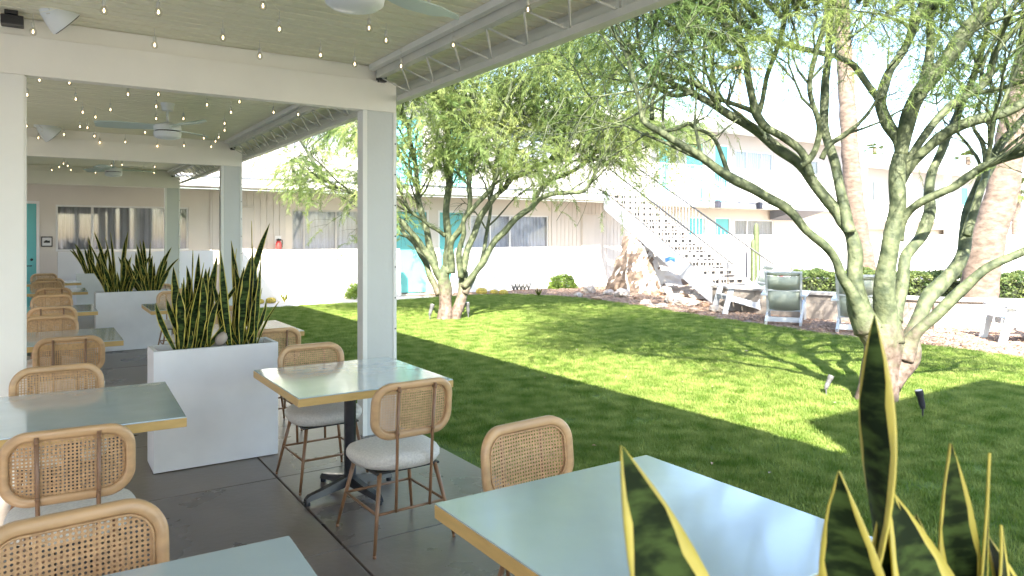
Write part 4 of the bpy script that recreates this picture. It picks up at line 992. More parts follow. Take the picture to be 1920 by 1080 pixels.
# hedge
hp = [Vector((15.5, 10.9, 0)), Vector((17.2, 9.1, 0)), Vector((18.9, 7.3, 0)), Vector((22.5, 4.0, 0))]
def hfn():
    u = rng.uniform(0, 3); i = min(2, int(u)); p = hp[i].lerp(hp[i + 1], u - i); d = (hp[i + 1] - hp[i]).normalized(); s = Vector((d.y, -d.x, 0)); k = rng.uniform(-1, 1); z = rng.uniform(0, 1)
    top = .80 + .10 * noise.noise(p * 1.6) + .06 * noise.noise(p * 5)
    if rng.uniform() < .6: z = 1 - .15 * rng.uniform() ** 2 - .12 * k * k
    else: k = math.copysign(1 - .2 * rng.uniform(), k)
    w_ = .6 * (1 + .15 * noise.noise(p * 3))
    q = p + s * k * w_; return (q.x, q.y, z * top)
V, F = foliage(17000, hfn, .075, rng)
t = thing('hedge', 'dense low green hedge running in front of the white fence', 'hedge', (18, 8.2, 0)); mesh_np('foliage', V, F, M_hedge, t, off=(18, 8.2, 0))
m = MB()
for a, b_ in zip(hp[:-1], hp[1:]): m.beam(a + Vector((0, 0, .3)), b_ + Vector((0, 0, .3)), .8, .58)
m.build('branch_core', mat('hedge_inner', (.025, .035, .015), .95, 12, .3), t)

# white picket fence
fence = thing('fence', 'tall white board fence behind the hedge and the seating area', 'fence', (24, 16, 0))
fp = [Vector((19.4, 18.6, 0)), Vector((24.5, 16.6, 0)), Vector((30.5, 12.5, 0)), Vector((36.5, 6.5, 0))]
pk = None
for a, b_ in zip(fp[:-1], fp[1:]):
    L = (b_ - a).length; d = (b_ - a) / L; n = int(L / .16); ang = math.atan2(d.y, d.x)
    for i in range(n):
        p_ = a + d * (i + .5) * .16
        if pk is None:
            m = MB(); m.bbox(-.070, .070, -.012, .012, 0, 1.70, .006); pk = m.build('picket', mat('fence_paint', (.60, .59, .57), .7, 3, .06), fence, local=True)
            c = pk
        else: c = pk.copy(); COL.objects.link(c); c.parent = fence
        c.location = p_ - fence.location + Vector((0, 0, R.uniform(-.008, .012))); c.rotation_euler = (0, 0, ang)
    nr_ = Vector((-d.y, d.x, 0))
    for z in (.35, 1.3):
        m = MB(); m.beam(a + nr_ * .04 + Vector((0, 0, z)), b_ + nr_ * .04 + Vector((0, 0, z)), .05, .09); m.build('rail', M_paint, fence)
for i, (px, w_) in enumerate(((1605, .3), (1795, .3))):
    q = atD(px, 450, 24.5 if i == 0 else 25); m = MB(); m.bbox(-.16, .16, -.16, .16, 0, 2.05, .01); m.bbox(-.19, .19, -.19, .19, 2.052, 2.12, .01); o = m.build('gate_post', M_paint); o.location = (q.x, q.y, 0); tag(o, ['square white gate post left of the palm trunk base', 'square white gate post right of the big tree'][i], 'post')
t = thing('dark_gate', 'narrow dark slatted gate behind the cactus, right of the stairs', 'gate', (atD(1412, 500, 21).x, atD(1412, 500, 21).y, 0))
for k in range(4):
    m = MB(); m.bbox(-.22 + k * .13, -.16 + k * .13, -.02, .02, 0, 1.62, .004); o = m.build('slat', mat('grey_gate_slat', (.2, .19, .2), .6, 5, .2), t, local=True); 
t.rotation_euler = (0, 0, rad(-40))

# ================================================================== MASONRY SEAT WALL
sw = thing('seat_wall', 'low pale masonry wall with stone cap around the sitting area', 'low wall', (13.2, 7.6, 0))
wp = [Vector((12.95, 11.2, 0)), Vector((13.0, 8.9, 0)), Vector((13.6, 6.7, 0)), Vector((14.7, 5.4, 0)), Vector((17.5, 4.3, 0)), Vector((21, 3.8, 0))]
for a, b_ in zip(wp[:-1], wp[1:]):
    L = (b_ - a).length; d = (b_ - a) / L; ang = math.atan2(d.y, d.x); n = max(1, round(L / .4)); st_ = L / n
    for c in range(3):
        for i in range(n):
            off = (st_ / 2 if c % 2 else 0); x0 = i * st_ - (0 if not c % 2 else 0); m = MB()
            if c % 2: x0 = max(0, i * st_ - st_ / 2)
            x1 = min(L, (i + 1) * st_ - (st_ / 2 if c % 2 else 0)) if not (c % 2 and i == n - 1) else L
            m.bbox(x0 + .004, x1 - .004, -.1 + R.uniform(-.002, .002), .1, -.02 + c * .165, .14 + c * .165, .004); o = m.build('block', M_block, sw, local=True); o.location = a - sw.location; o.rotation_euler = (0, 0, ang)
    n = max(1, round(L / .75)); st_ = L / n
    for i in range(n):
        m = MB(); m.bbox(i * st_ + .003, (i + 1) * st_ - .003, -.15, .15, .474, .535, .008); o = m.build('cap_stone', M_cap, sw, local=True); o.location = a - sw.location; o.rotation_euler = (0, 0, ang)
m = MB()
for a, b_ in zip(wp[:-1], wp[1:]): m.beam(a + Vector((0, 0, .22)), b_ + Vector((0, 0, .22)), .18, .46)
m.build('mortar', M_sand, sw)

# ================================================================== ADIRONDACK CHAIRS
def make_adir():
    t = thing('lounge_chair', 'x', 'lounge chair', (0, 0, 0), 0, 'low white lounge chairs around the seat wall')
    def board(name, a, b_, w, h, m_=M_adir, up=Vector((0, 0, 1))):
        m = MB(); m.beam(a, b_, w, h, up); return m.build(name, m_, t, local=True)
    B0, B1_ = Vector((0, -.27, .22)), Vector((0, -.60, 1.0))
    def bp(u, x, d=0):
        p = B0.lerp(B1_, u); return p + Vector((x, 0, 0)) + Vector((0, .92, .39)) * d
    nrm = Vector((0, .92, .39))
    for (u0, u1, nm) in ((.05, .54, 'lower_back_panel'), (.56, .90, 'upper_back_panel'), (.915, .985, 'head_band')):
        m = MB(); k = 8; vs = []
        for i in range(2):
            for j in range(k + 1):
                x = -.245 + .49 * j / k; sag = -.022 * math.cos(x / .245 * 1.57)
                for dd in (0, .008): vs.append(bp((u0, u1)[i], x * (1 + .06 * (u0, u1)[i]), sag + dd))
        fs = []
        for j in range(k): o = 2 * j; q = 2 * (k + 1); fs += [(o, o + 2, q + o + 2, q + o), (o + 1, q + o + 1, q + o + 3, o + 3)]
        q = 2 * (k + 1); fs += [(0, q, q + 1, 1), (2 * k, 2 * k + 1, q + 2 * k + 1, q + 2 * k)] + [(2 * j, 2 * j + 1, 2 * j + 3, 2 * j + 2) for j in range(k)] + [(q + 2 * j, q + 2 * j + 2, q + 2 * j + 3, q + 2 * j + 1) for j in range(k)]
        m.add(vs, fs); m.build(nm, M_sling, t, True)
    for s in (-1, 1):
        board('side_frame', bp(0, s * .262), bp(1.0, s * .28), .035, .04)
        board('arm', Vector((s * .33, .36, .575)), Vector((s * .31, -.50, .555)), .11, .028)
        board('front_leg', Vector((s * .30, .40, 0)), Vector((s * .30, .27, .56)), .035, .10, up=Vector((0, 1, 0)))
        board('rear_skid', Vector((s * .285, .33, .36)), Vector((s * .27, -.66, .03)), .035, .11)
    board('top_bar', bp(1.0, -.30), bp(1.0, .30), .035, .035)
    board('cross_bar', bp(.55, -.27), bp(.55, .27), .03, .03)
    for k in range(6):
        y_ = .31 - k * .105; z = .385 - k * .031
        m = MB(); m.bbox(-.265, .265, y_ - .045, y_ + .045, z, z + .02, .004); m.build('seat_slat', M_adir, t, local=True)
    board('rear_foot_bar', Vector((-.28, -.5, .10)), Vector((.28, -.5, .10)), .03, .09)
    return t
ad = make_adir(); AD = [(12.15, 8.75, -58, 'lounge chair with sage green back, left one of the pair seen from behind'), (12.2, 7.28, -62, 'lounge chair with sage green back, partly hidden by the big tree trunk'), (12.95, 5.0, 45, 'white lounge chair at the right edge, facing left toward the seat wall'), (12.75, 10.35, 60, 'white lounge chair at the foot of the stairs, mostly hidden')]
for i, (x, y, rz, lab) in enumerate(AD):
    if i == 0: ad.location = (x, y, -.02); ad.rotation_euler = (0, 0, rad(rz)); ad['label'] = lab
    else: dup(ad, (x, y, -.02), rad(rz), lab)
    bpy.data.objects
for o in list(bpy.data.objects):
    if o.name.startswith('lounge_chair'): o.scale = (1.12, 1.12, 1.0)

# ================================================================== GARDEN SPOTLIGHTS
def spot(c, m_, rz, tilt, label, s=1.0):
    t = thing('garden_spotlight', label, 'spotlight', (c[0], c[1], -.02), rz, None); t.scale = (s, s, s)
    m = MB(); m.tube([(0, 0, 0), (0, 0, .12)], [.008, .012], 8); m.build('stake', m_, t, local=True)
    T = Matrix.Rotation(tilt, 3, 'Y')
    m = MB(); m.lathe([(.018, -.02), (.030, 0), (.036, .04), (.036, .13), (.044, .14), (.046, .20)], n=18, mtx=T, c=(0, 0, .13)); smooth_angle(m.build('housing', m_, t, local=True))
    m = MB(); m.lathe([(.039, .201), (.02, .204)], n=18, mtx=T, c=(0, 0, .13)); m.build('lens', M_wfw, t, local=True)
    m = MB(); m.tube([(-.03, 0, .11), (.03, 0, .11)], .009, 8); m.build('knuckle', m_, t, local=True)
    return t
q = atZ(1549, 742, -.02); spot(q, M_lamps, rad(-20), rad(28), 'pale weathered garden spotlight left of the big tree base', .68)
q = atZ(1730, 783, -.02); spot(q, M_lampb, rad(150), rad(14), 'dark garden spotlight right of the big tree in the shade', .78)
q = atZ(806, 601, -.02); spot(q, M_lamps, rad(0), rad(18), 'pale garden spotlight left of the two-trunk tree', 1.0)
q = atZ(878, 597, -.02); spot(q, M_lamps, rad(200), rad(8), 'pale garden spotlight right of the two-trunk tree', 1.0)

# ================================================================== TREES
def catmull(P, sub=5):
    out = []; n = len(P)
    for i in range(n - 1):
        p0, p1, p2, p3 = P[max(i - 1, 0)], P[i], P[i + 1], P[min(i + 2, n - 1)]
        for k in range(sub):
            t = k / sub; out.append(tuple(.5 * (2 * b + (c - a) * t + (2 * a - 5 * b + 4 * c - d) * t * t + (3 * b - a - 3 * c + d) * t ** 3) for a, b, c, d in zip(p0, p1, p2, p3)))
    out.append(tuple(P[-1])); return out
TR = random.Random(21); nrng = np.random.default_rng(5)
def spray_templates(kn, L, leaf, wd):
    out = []
    for s in range(kn):
        V = []; F = []; n = 22; pts = []
        for i in range(n + 1):
            u = i / n; pts.append(Vector((L * (u - .25 * u * u), .04 * L * math.sin(u * 4 + s), -L * (.15 * u + .62 * u * u))))
        for i in range(0, n, 4):
            a, b_ = pts[i], pts[min(i + 4, n)]; o = len(V); w = Vector((0, .0022, 0)); V += [a - w, a + w, b_ + w * .6, b_ - w * .6]; F += [(o, o + 1, o + 2), (o, o + 2, o + 3)]
        for i in range(1, n):
            d = (pts[i + 1] - pts[i - 1]).normalized()
            for sd in (-1, 1):
                ang = nrng.uniform(.35, 1.0); az = nrng.uniform(-.9, .9); side = Vector((0, 1, 0)) * sd
                side = (Matrix.Rotation(az, 3, d) @ side); v = (d * math.cos(ang) + side * math.sin(ang) + Vector((0, 0, -.30))).normalized()
                l = leaf * nrng.uniform(.7, 1.35); w = v.cross(Vector(nrng.normal(size=3))).normalized() * wd * .5; p_ = pts[i]; o = len(V)
                V += [p_ - w * .5, p_ + w * .5, p_ + v * l * .55 + w, p_ + v * l * .55 - w, p_ + v * l]; F += [(o, o + 1, o + 2), (o, o + 2, o + 3), (o + 3, o + 2, o + 4)]
        out.append((np.array([tuple(v) for v in V]), np.array(F)))
    return out
class Tree:
    def __init__(s, name, label, D, base):
        s.D = D; s.t = thing(name, label, 'tree', base); s.m = MB(); s.tw = MB(); s.sp = []
    def limb(s, pts, off=0, grow=0, g0=.4, n=10):
        """pts: (px, py, radius px); off: how far the limb's end leans towards (-) or away from (+) the camera"""
        k = len(pts) - 1; W = []
        for i, (px, py, r) in enumerate(pts):
            D = s.D + off * (i / k) ** 1.2; p = atD(px, py, D); W.append((p.x, p.y, p.z, r * (.9 if r < 18 else 1) / FPX * s.D))
        C = catmull(W, 5); P = [Vector(c[:3]) for c in C]; rs = [max(.004, c[3] * (1 + .10 * noise.noise(Vector(c[:3]) * 3.5))) for c in C]
        for i, p in enumerate(P): P[i] = p + Vector((noise.noise(p * 2.7), noise.noise(p * 2.7 + Vector((9, 0, 0))), noise.noise(p * 2.7 + Vector((0, 9, 0))))) * .018 * (s.D / 7)
        s.m.tube(P, rs, n, True, .22)
        N = len(P)
        for k in range(grow):
            i = int(N * TR.uniform(g0, .98)); i = min(i, N - 2); d = (P[i + 1] - P[i]).normalized()
            a = TR.uniform(0, 6.28); side = Matrix.Rotation(a, 3, d) @ d.orthogonal().normalized()
            dd = (d * .7 + side * .8 + Vector((0, 0, .35))).normalized(); s.branch(P[i], dd, TR.uniform(.9, 1.7), min(rs[i] * .55, .022), 1)
        if grow:
            s.branch(P[-1], (P[-1] - P[-3]).normalized(), TR.uniform(.8, 1.4), rs[-1] * .9, 1)
    def ok(s, p): return p.x > 3.1 and p.z > s.zmin(p)
    def zmin(s, p): return 1.9
    def branch(s, p, d, L, r, lev):
        n = 6; P = [p.copy()]; q = p.copy()
        for i in range(n):
            d = (d + Vector((TR.gauss(0, .16), TR.gauss(0, .16), TR.gauss(0, .12) + (.04 if lev == 1 else -.05 if lev == 2 else -.12)))).normalized()
            q = q + d * L / n; P.append(q.copy())
        s.m.tube(P, [max(.0022, r * (1 - .75 * i / n)) for i in range(n + 1)], 6 if lev == 1 else 4, False)
        if lev < 3:
            for k in range(TR.choice((3, 4, 5)) if lev == 1 else TR.choice((2, 3, 4))):
                i = TR.randint(1, n - 1) if lev == 2 else TR.randint(2, n); dd = (P[min(i + 1, n)] - P[i - 1]).normalized()
                a = TR.uniform(0, 6.28); side = Matrix.Rotation(a, 3, dd) @ dd.orthogonal().normalized(); nd = (dd * .8 + side * .75).normalized()
                s.branch(P[i], nd, L * TR.uniform(.45, .7), r * .5, lev + 1)
        if lev >= 2:
            for i in range(1, n + 1):
                if TR.random() < s.dens: s.sp.append((P[i] + Vector((0, 0, 0)), (P[i] - P[i - 1]).normalized()))
    def finish(s, templ, mleaf, smin=.8, smax=1.25, cull=None):
        s.m.build('trunk', M_bark, s.t, True)
        V = []; F = []; o = 0
        for p, d in s.sp:
            if cull and cull(p): continue
            tv, tf = templ[TR.randrange(len(templ))]; a = math.atan2(d.y, d.x) + TR.gauss(0, .9); sc_ = TR.uniform(smin, smax)
            M = np.array(Matrix.Rotation(a, 3, 'Z') @ Matrix.Rotation(TR.gauss(-.15, .35), 3, 'Y') @ Matrix.Rotation(TR.gauss(0, .5), 3, 'X')) * sc_
            V.append(tv @ M.T + np.array(p)); F.append(tf + o); o += len(tv)
        V = np.concatenate(V); F = np.concatenate(F)
        print('sprays', len(s.sp), 'tris', len(F))
        mesh_np('crown', V, F, mleaf, s.t, off=tuple(s.t.location), kind=None)

# --- big tree at the right
b0 = atZ(1640, 748, -.02)
T2 = Tree('palo_verde_tree', 'large green barked tree with many forking limbs at the right', 7.3, (b0.x, b0.y, -.03)); T2.dens = .54
T2.limb([(1640, 772, 44), (1642, 752, 38), (1647, 720, 33), (1653, 685, 33), (1656, 655, 34), (1655, 630, 31), (1652, 605, 26)], 0, n=18)
for a, r in ((1616, 12), (1664, 11), (1640, 13)):   # root flare
    T2.limb([(a - 6, 772, r), (a, 745, r * .9), (a + (1645 - a) * .5, 705, r)], -.12)
T2.limb([(1652, 640, 30), (1628, 612, 22), (1612, 585, 17), (1596, 548, 12), (1580, 519, 10.5), (1569, 488, 9), (1548, 462, 9), (1512, 434, 9), (1478, 390, 9.5), (1440, 370, 9.5), (1405, 350, 9.5), (1367, 330, 9), (1330, 306, 8.5), (1300, 284, 8), (1247, 253, 7), (1206, 229, 6), (1199, 191, 5), (1185, 138, 4.5), (1167, 89, 4)], -.5, 7, .6)
T2.limb([(1630, 618, 26), (1612, 585, 21), (1604, 545, 17), (1603, 512, 15), (1604, 476, 14.5), (1596, 440, 13), (1578, 415, 12.5), (1567, 396, 12), (1535, 355, 11), (1500, 311, 11), (1455, 275, 11), (1420, 244, 10), (1367, 213, 9), (1330, 192, 8), (1291, 173, 6.5), (1247, 147, 6), (1205, 118, 5), (1175, 78, 4.5)], .3, 8, .6)
T2.limb([(1594, 436, 12), (1583, 400, 11), (1573, 345, 10), (1560, 285, 9.5), (1547, 235, 9), (1545, 190, 8.5), (1550, 133, 8), (1557, 67, 7), (1562, -10, 7), (1570, -90, 5)], .6, 5, .6)
T2.limb([(1520, 330, 9), (1500, 285, 8), (1470, 258, 8), (1438, 240, 8.5), (1418, 215, 9), (1411, 180, 8), (1404, 140, 7), (1389, 89, 6.5), (1368, 60, 5.5), (1349, 30, 5), (1322, -10, 4.5), (1300, -60, 3)], -.2, 5, .5)
T2.limb([(1420, 215, 7), (1429, 187, 5), (1438, 140, 5), (1452, 100, 5), (1466, 60, 5), (1476, 10, 5), (1482, -40, 4)], .3, 3, .5)
T2.limb([(1416, 212, 6), (1390, 200, 5), (1349, 187, 5), (1320, 168, 5), (1290, 152, 5), (1233, 138, 4), (1205, 125, 3), (1180, 100, 2.5)], -.5, 4, .4)
T2.limb([(1367, 330, 5), (1395, 240, 2.5), (1330, 246, 3)][:1] + [(1340, 262, 4), (1300, 236, 3.6), (1290, 230, 3.5), (1262, 242, 3.5), (1225, 248, 3), (1200, 255, 2)], -.3)
T2.limb([(1300, 284, 4), (1222, 225, 5), (1225, 190, 4), (1240, 150, 3), (1235, 100, 3)][1:], .4, 3, .4)
# central leader and its forks
T2.limb([(1662, 640, 30), (1664, 600, 24), (1659, 560, 20), (1658, 524, 18), (1664, 480, 17), (1672, 444, 17), (1680, 400, 17), (1682, 356, 17), (1685, 320, 15), (1688, 290, 14)], -.1, n=14)
T2.limb([(1688, 292, 13), (1682, 262, 12), (1664, 228, 12), (1650, 190, 11), (1656, 160, 10), (1672, 128, 9), (1690, 100, 9), (1712, 60, 8), (1722, 30, 8), (1734, -20, 8), (1745, -90, 6)], .5, 5, .6)
T2.limb([(1650, 190, 8), (1630, 165, 7), (1602, 124, 6.5), (1570, 108, 6), (1544, 101, 6), (1505, 90, 6), (1469, 82, 5.5), (1440, 74, 5), (1411, 72, 5), (1367, 76, 4.5), (1340, 66, 4), (1300, 60, 3), (1262, 55, 3), (1235, 35, 2.5)], .1, 6, .4)
T2.limb([(1688, 292, 15), (1697, 245, 15), (1709, 205, 15), (1722, 175, 15), (1744, 148, 15), (1765, 124, 15), (1784, 102, 15), (1806, 68, 14), (1829, 38, 14), (1862, 2, 13), (1900, -50, 11)], -.6, 5, .6)
T2.limb([(1690, 290, 9), (1705, 240, 9), (1722, 190, 9), (1736, 140, 9), (1744, 80, 8), (1742, 30, 8), (1738, -30, 7)], .5, 4, .6)
T2.limb([(1684, 350, 12), (1700, 312, 9), (1716, 280, 8.5), (1738, 250, 8.5), (1765, 218, 8.5), (1793, 191, 8.5), (1828, 170, 8), (1851, 147, 7.5), (1863, 115, 7), (1873, 89, 6), (1900, 60, 6), (1935, 20, 5)], -.2, 5, .5)
T2.limb([(1686, 345, 13), (1709, 311, 10.5), (1732, 285, 10.5), (1758, 262, 10.5), (1790, 243, 10.5), (1829, 227, 10), (1882, 211, 9), (1925, 190, 8), (1980, 160, 6)], -.7, 5, .6)
T2.limb([(1681, 450, 14), (1688, 415, 12), (1704, 394, 9), (1722, 382, 8.5), (1755, 364, 8.5), (1789, 347, 8.5), (1822, 328, 8.5), (1856, 307, 8.5), (1890, 294, 8), (1925, 284, 8), (1990, 262, 6)], -.8, 5, .6)
T2.limb([(1675, 600, 18), (1685, 565, 13), (1692, 525, 12), (1699, 483, 12), (1712, 462, 12), (1728, 440, 12), (1744, 400, 11.5), (1743, 365, 11), (1746, 330, 10.5), (1754, 305, 10), (1767, 276, 9.5), (1782, 250, 9), (1793, 222, 9), (1808, 180, 8), (1833, 124, 7), (1850, 60, 6), (1856, -10, 5)], 1.2, 5, .6)
T2.limb([(1660, 720, 26), (1682, 690, 27), (1700, 655, 24), (1712, 612, 14), (1725, 585, 15), (1741, 556, 17), (1770, 525, 16), (1794, 500, 14), (1806, 470, 13), (1812, 435, 13), (1818, 400, 13), (1836, 345, 12), (1855, 305, 12), (1878, 270, 10), (1900, 245, 9), (1940, 200, 7)], .8, 5, .7, n=14)
T2.limb([(1690, 668, 24), (1706, 640, 16), (1721, 620, 12), (1755, 589, 11), (1801, 545, 10.5), (1844, 509, 9.5), (1885, 487, 9), (1925, 468, 8.5), (1985, 440, 7), (2050, 380, 6)], -.5, 5, .7)
T2.limb([(1813, 440, 8), (1700, 300, 5)][:1] + [(1838, 360, 8), (1862, 300, 7), (1850, 275, 6), (1838, 250, 5), (1860, 240, 5), (1852, 260, 5)][:1] + [(1850, 330, 7), (1846, 290, 6), (1840, 262, 5), (1828, 240, 4), (1826, 215, 3)], .9, 2, .5)
T2.limb([(1500, 311, 6), (1515, 300, 7), (1530, 270, 6), (1535, 235, 6), (1522, 190, 5.5), (1520, 150, 5), (1530, 100, 5), (1545, 50, 5), (1550, 0, 4)], -.5, 4, .4)
T2.limb([(1540, 300, 6), (1556, 270, 5), (1585, 250, 5), (1605, 235, 4)], -.2, 1, .6)
T2.limb([(1300, 173, 5), (1262, 180, 4.6), (1222, 150, 4.4), (1200, 90, 4), (1192, 30, 3.5)], .7, 5, .3)
T2.limb([(1389, 89, 5), (1372, 100, 5), (1335, 75, 5), (1310, 40, 4.5), (1285, 0, 4)], .4, 5, .3)
# upper limbs above the picture, they carry the part of the crown that shades the lawn
for (px, py, off) in ((1480, -260, .8), (1600, -320, 1.4), (1740, -330, 1.6), (1880, -260, .5), (1380, -230, -.6), (1640, -240, -1.2), (1980, -180, 1.0), (1290, -150, .9), (1420, -100, -1.4), (1560, -80, 1.6), (1700, -120, -1.0), (1860, -90, 1.2), (1120, -120, -.8), (1180, -260, .2), (1050, -200, .8), (1500, -180, .2)):
    T2.limb([(1560 + (px - 1560) * .35, -10 + 40 * (abs(px - 1600) / 300), 6), (1560 + (px - 1560) * .7, py * .45, 5), (px, py, 3.5)], off, 8, .2)
tpl2 = spray_templates(7, .40, .046, .0050)
T2.finish(tpl2, M_leafT, .7, 1.25, cull=lambda p: (p.z < 3.0 and TR.random() < .75) or p.z < 2.2)

# --- two-trunk tree in the middle of the lawn
b1 = atZ(845, 600, -.02)
T1 = Tree('palo_verde_tree', 'two-trunk green tree with a broad feathery crown in the middle of the lawn', 14.3, (b1.x, b1.y, -.03)); T1.dens = .36
T1.limb([(832, 606, 19), (833, 596, 16), (834, 570, 13), (834, 545, 13), (832, 520, 13), (838, 500, 9)], 0, n=14)
T1.limb([(855, 606, 15), (855, 596, 12), (862, 570, 11), (868, 550, 10), (868, 530, 9.5), (870, 508, 8)], .2, n=14)
T1.limb([(829, 525, 9), (822, 508, 8), (805, 480, 7), (792, 462, 6.5), (778, 444, 6), (761, 424, 5.5), (745, 410, 5), (712, 392, 4.5), (677, 372, 4), (643, 354, 3.6), (618, 342, 3.5), (599, 328, 3.2), (588, 303, 3), (573, 276, 2.5), (560, 262, 2)], -.6, 9, .45)
T1.limb([(822, 552, 7), (812, 525, 7), (800, 500, 6), (788, 478, 5.5), (770, 449, 5), (748, 428, 4), (720, 405, 3.6)], 1.0, 4, .5)
T1.limb([(826, 520, 8), (815, 492, 7.5), (803, 446, 7), (795, 418, 6.5), (790, 395, 6), (785, 374, 6), (782, 330, 5), (775, 290, 5), (765, 240, 4), (750, 190, 3)], .8, 9, .45)
T1.limb([(840, 512, 9), (838, 480, 8), (839, 440, 7.5), (837, 395, 7), (842, 350, 7), (843, 300, 6.5), (838, 240, 6), (830, 206, 5.5), (826, 160, 4.5), (820, 110, 3.5)], .2, 12, .4)
T1.limb([(833, 442, 5), (820, 432, 4.4), (808, 424, 4), (787, 408, 3.6), (768, 393, 3.4), (756, 371, 3), (748, 350, 2.6), (738, 320, 2)], -.7, 6, .3)
T1.limb([(846, 512, 8), (845, 480, 7), (846, 452, 6.5), (864, 428, 5.5), (874, 405, 5), (880, 385, 5), (881, 340, 4.6), (882, 293, 4.4), (890, 250, 4), (885, 200, 3.6), (895, 150, 3)], -.9, 10, .4)
T1.limb([(868, 510, 8), (876, 470, 7), (888, 436, 7), (901, 405, 6.5), (914, 388, 6.5), (927, 371, 6), (948, 350, 6), (956, 337, 6), (985, 322, 5), (1030, 302, 4.5), (1075, 285, 4), (1120, 262, 3)], .6, 12, .4)
T1.limb([(956, 337, 5), (960, 300, 4.6), (968, 265, 4.4), (985, 235, 4), (1000, 195, 3.5), (1010, 150, 3)], .8, 9, .2)
T1.limb([(870, 540, 8), (892, 512, 6.5), (910, 485, 6.5), (926, 455, 6.5), (947, 434, 6.5), (970, 407, 6.5), (999, 385, 6), (1015, 372, 5.5), (1040, 363, 5), (1068, 360, 4.5), (1095, 358, 4), (1110, 335, 3.5), (1128, 302, 3), (1150, 280, 2.5)], -.5, 9, .5)
T1.limb([(999, 385, 5), (1010, 362, 4.6), (1022, 345, 4.5), (1045, 330, 4), (1080, 318, 3.6), (1110, 300, 3), (1160, 290, 2.5)], .5, 8, .3)
T1.limb([(872, 552, 6.5), (884, 530, 5), (895, 510, 5), (908, 480, 4.5), (912, 440, 4), (918, 400, 4), (925, 330, 4), (935, 270, 3.6), (940, 200, 3)], 1.4, 9, .5)
T1.limb([(864, 520, 7), (860, 480, 6), (868, 440, 5), (872, 410, 5), (905, 372, 5), (925, 345, 4.4), (940, 300, 4), (930, 250, 4), (950, 190, 3.4), (965, 140, 3)], -1.2, 9, .5)
T1.limb([(752, 190, 3), (770, 260, 4), (755, 300, 4), (735, 260, 3.6), (700, 240, 3), (660, 225, 2.6), (615, 250, 2)][2:], .3, 8, .1)
T1.limb([(1075, 285, 3.5), (1110, 255, 3), (1160, 235, 3), (1210, 240, 2.5)], -.4, 8, .1)
T1.limb([(1030, 302, 3.5), (1060, 250, 3.4), (1090, 200, 3), (1130, 150, 2.6)], .9, 8, .1)
T1.limb([(985, 235, 3.5), (1020, 190, 3), (1060, 140, 3), (1090, 110, 2.6)], -1.0, 7, .1)
for (x0, y0, x1, y1, off) in ((838, 240, 790, 120, -1.8), (885, 200, 870, 60, 1.8), (985, 235, 1010, 60, .5), (1045, 250, 1110, 80, 1.5), (830, 206, 760, 90, 1.6), (765, 240, 700, 150, -.8), (940, 200, 960, 20, -1.4), (1080, 318, 1190, 190, 1.4), (1100, 200, 1200, 60, -.6)):
    T1.limb([(x0, y0, 4), ((x0 + x1) / 2 + 8, (y0 + y1) / 2, 3.5), (x1, y1, 2.6)], off, 6, .1)
tpl1 = spray_templates(6, .40, .070, .0085)
T1.finish(tpl1, M_leafB, .8, 1.4, cull=lambda p: p.z < 2.55 and TR.random() < .8)

# ================================================================== PALMS
def palm(label, pts, D, h_extra, rbase, lean=None, fronds=24, hang=False):
    P = []
    for px, py in pts: P.append(atD(px, py, D))
    base = P[0].copy(); base.z = -.05; d = (P[-1] - P[-2]).normalized()
    P = [base] + P[1:] + [P[-1] + d * h_extra * .5, P[-1] + d * h_extra]
    t = thing('palm_tree', label, 'palm tree', base, 0, None)
    C = catmull([tuple(p) + (rbase * (1.12 if i == 0 else 1 - .05 * i),) for i, p in enumerate(P)], 14); m = MB()
    m.tube([c[:3] for c in C], [c[3] * (1 + .02 * math.sin(i * 2.2)) for i, c in enumerate(C)], 16, True, .12); m.build('trunk', M_trunk, t, True)
    top = P[-1]
    proto = None
    for i in range(fronds):
        m = MB(); L = 1.5; n = 9; k = MB()
        if proto is None:
            vs = []; seg = [Vector((L * .55 * u, 0, .25 * L * u - .30 * L * u * u)) for u in [0, .5, 1]]
            m.tube(seg, [.02, .015, .01], 5)
            for q in range(21):
                a = -1.35 + 2.7 * q / 20; e = seg[-1]; l = L * .6 * (1 - .25 * abs(a) / 1.35); tip = e + Vector((math.cos(a) * l, math.sin(a) * l, -.25 * l - .1)); w = Vector((-math.sin(a), math.cos(a), 0)) * .03; md = e.lerp(tip, .5) + Vector((0, 0, .06)); o = len(m.v)
                m.add([e, md - w, tip, md + w], [(0, 1, 3), (1, 2, 3)])
            proto = m.build('frond', M_palm, t, local=True); c = proto
        else: c = proto.copy(); COL.objects.link(c); c.parent = t
        c.location = top - base; c.rotation_euler = (0, rad(R.uniform(-60, 50)), R.uniform(0, 6.28)); sc_ = R.uniform(.8, 1.2) * (rbase / .25); c.scale = (sc_,) * 3
    return t
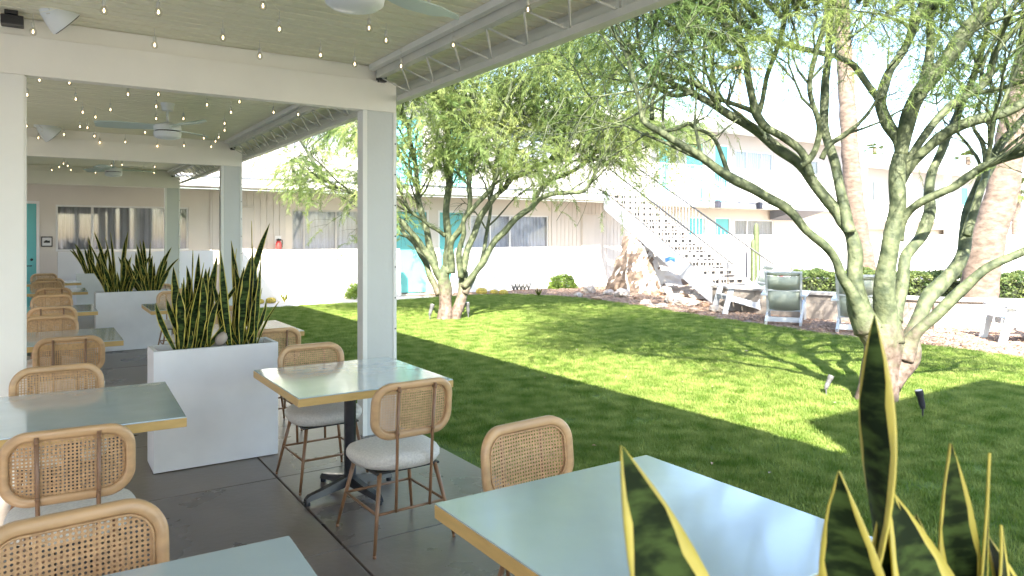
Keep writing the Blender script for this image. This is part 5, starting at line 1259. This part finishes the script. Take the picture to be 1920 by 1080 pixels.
palm('tall slender palm trunk behind the big tree, straight and scaly', [(1632, 520), (1618, 470), (1603, 380), (1592, 250), (1584, 120), (1577, 0)], 19, 5, .255)
palm('leaning palm trunk with peeling bark at the right edge', [(1828, 520), (1850, 455), (1874, 380), (1894, 270), (1916, 180), (1940, 60)], 14.5, 3.5, .33)
for i, (px, py, D) in enumerate(((1906, 352, 42), (1815, 297, 70), (1640, 281, 75), (1478, 262, 80))):
    palm(['distant fan palm at the right edge of the picture', 'distant palm top above the far white roof, right of the big tree', 'distant palm top just left of the central trunk', 'distant palm behind the second wing roof'][i], [(px - 2, 520), (px - 1, 430), (px, py + 6)], D, .1, .22, fronds=22)
# utility pole
q = atD(1387, 130, 58); t = thing('utility_pole', 'wooden utility pole with one crossarm beyond the roofs', 'pole', (q.x, q.y, 0))
m = MB(); m.tube([(q.x, q.y, -.06), (q.x, q.y, q.z + .5)], [.2, .13], 12); m.build('pole', M_pole, t, True)
m = MB(); a = atD(1343, 126, 58); b_ = atD(1430, 130, 58); m.beam(a, b_, .16, .2); m.build('crossarm', mat('sunlit_pole_wood', (.42, .28, .16), .9, 8, .2), t)
for u in (.05, .3, .7, .95):
    c = a.lerp(b_, u); m = MB(); m.lathe([(.05, 0), (.07, .05), (.04, .14), (.02, .2)], c=(c.x, c.y, c.z + .1), n=8); m.build('insulator', M_wfw, t, True)
# fallen leaves on the lawn
for i in range(24):
    x, y = (atZ(1443, 886, .02).xy if i == 0 else (R.uniform(3, 9), R.uniform(1.5, 9)))
    m = MB(); a = R.uniform(0, 6.28); L = R.uniform(.012, .028); vs = [(-L, 0, 0), (0, -L * .4, .008), (L, 0, .002), (0, L * .4, .010), (0, 0, .0)]
    m.add([Matrix.Rotation(a, 3, 'Z') @ Vector(v) for v in vs], [(0, 1, 4), (1, 2, 4), (2, 3, 4), (3, 0, 4)]); o = m.build('fallen_leaf', M_brown if i % 2 else M_stone); o.location = (x, y, .018)
    tag(o, 'dry brown leaf lying on the shaded grass' if i else 'pale dry leaf on the grass just beyond the foreground table', 'leaf', 'dry leaves scattered on the lawn' if i else None)
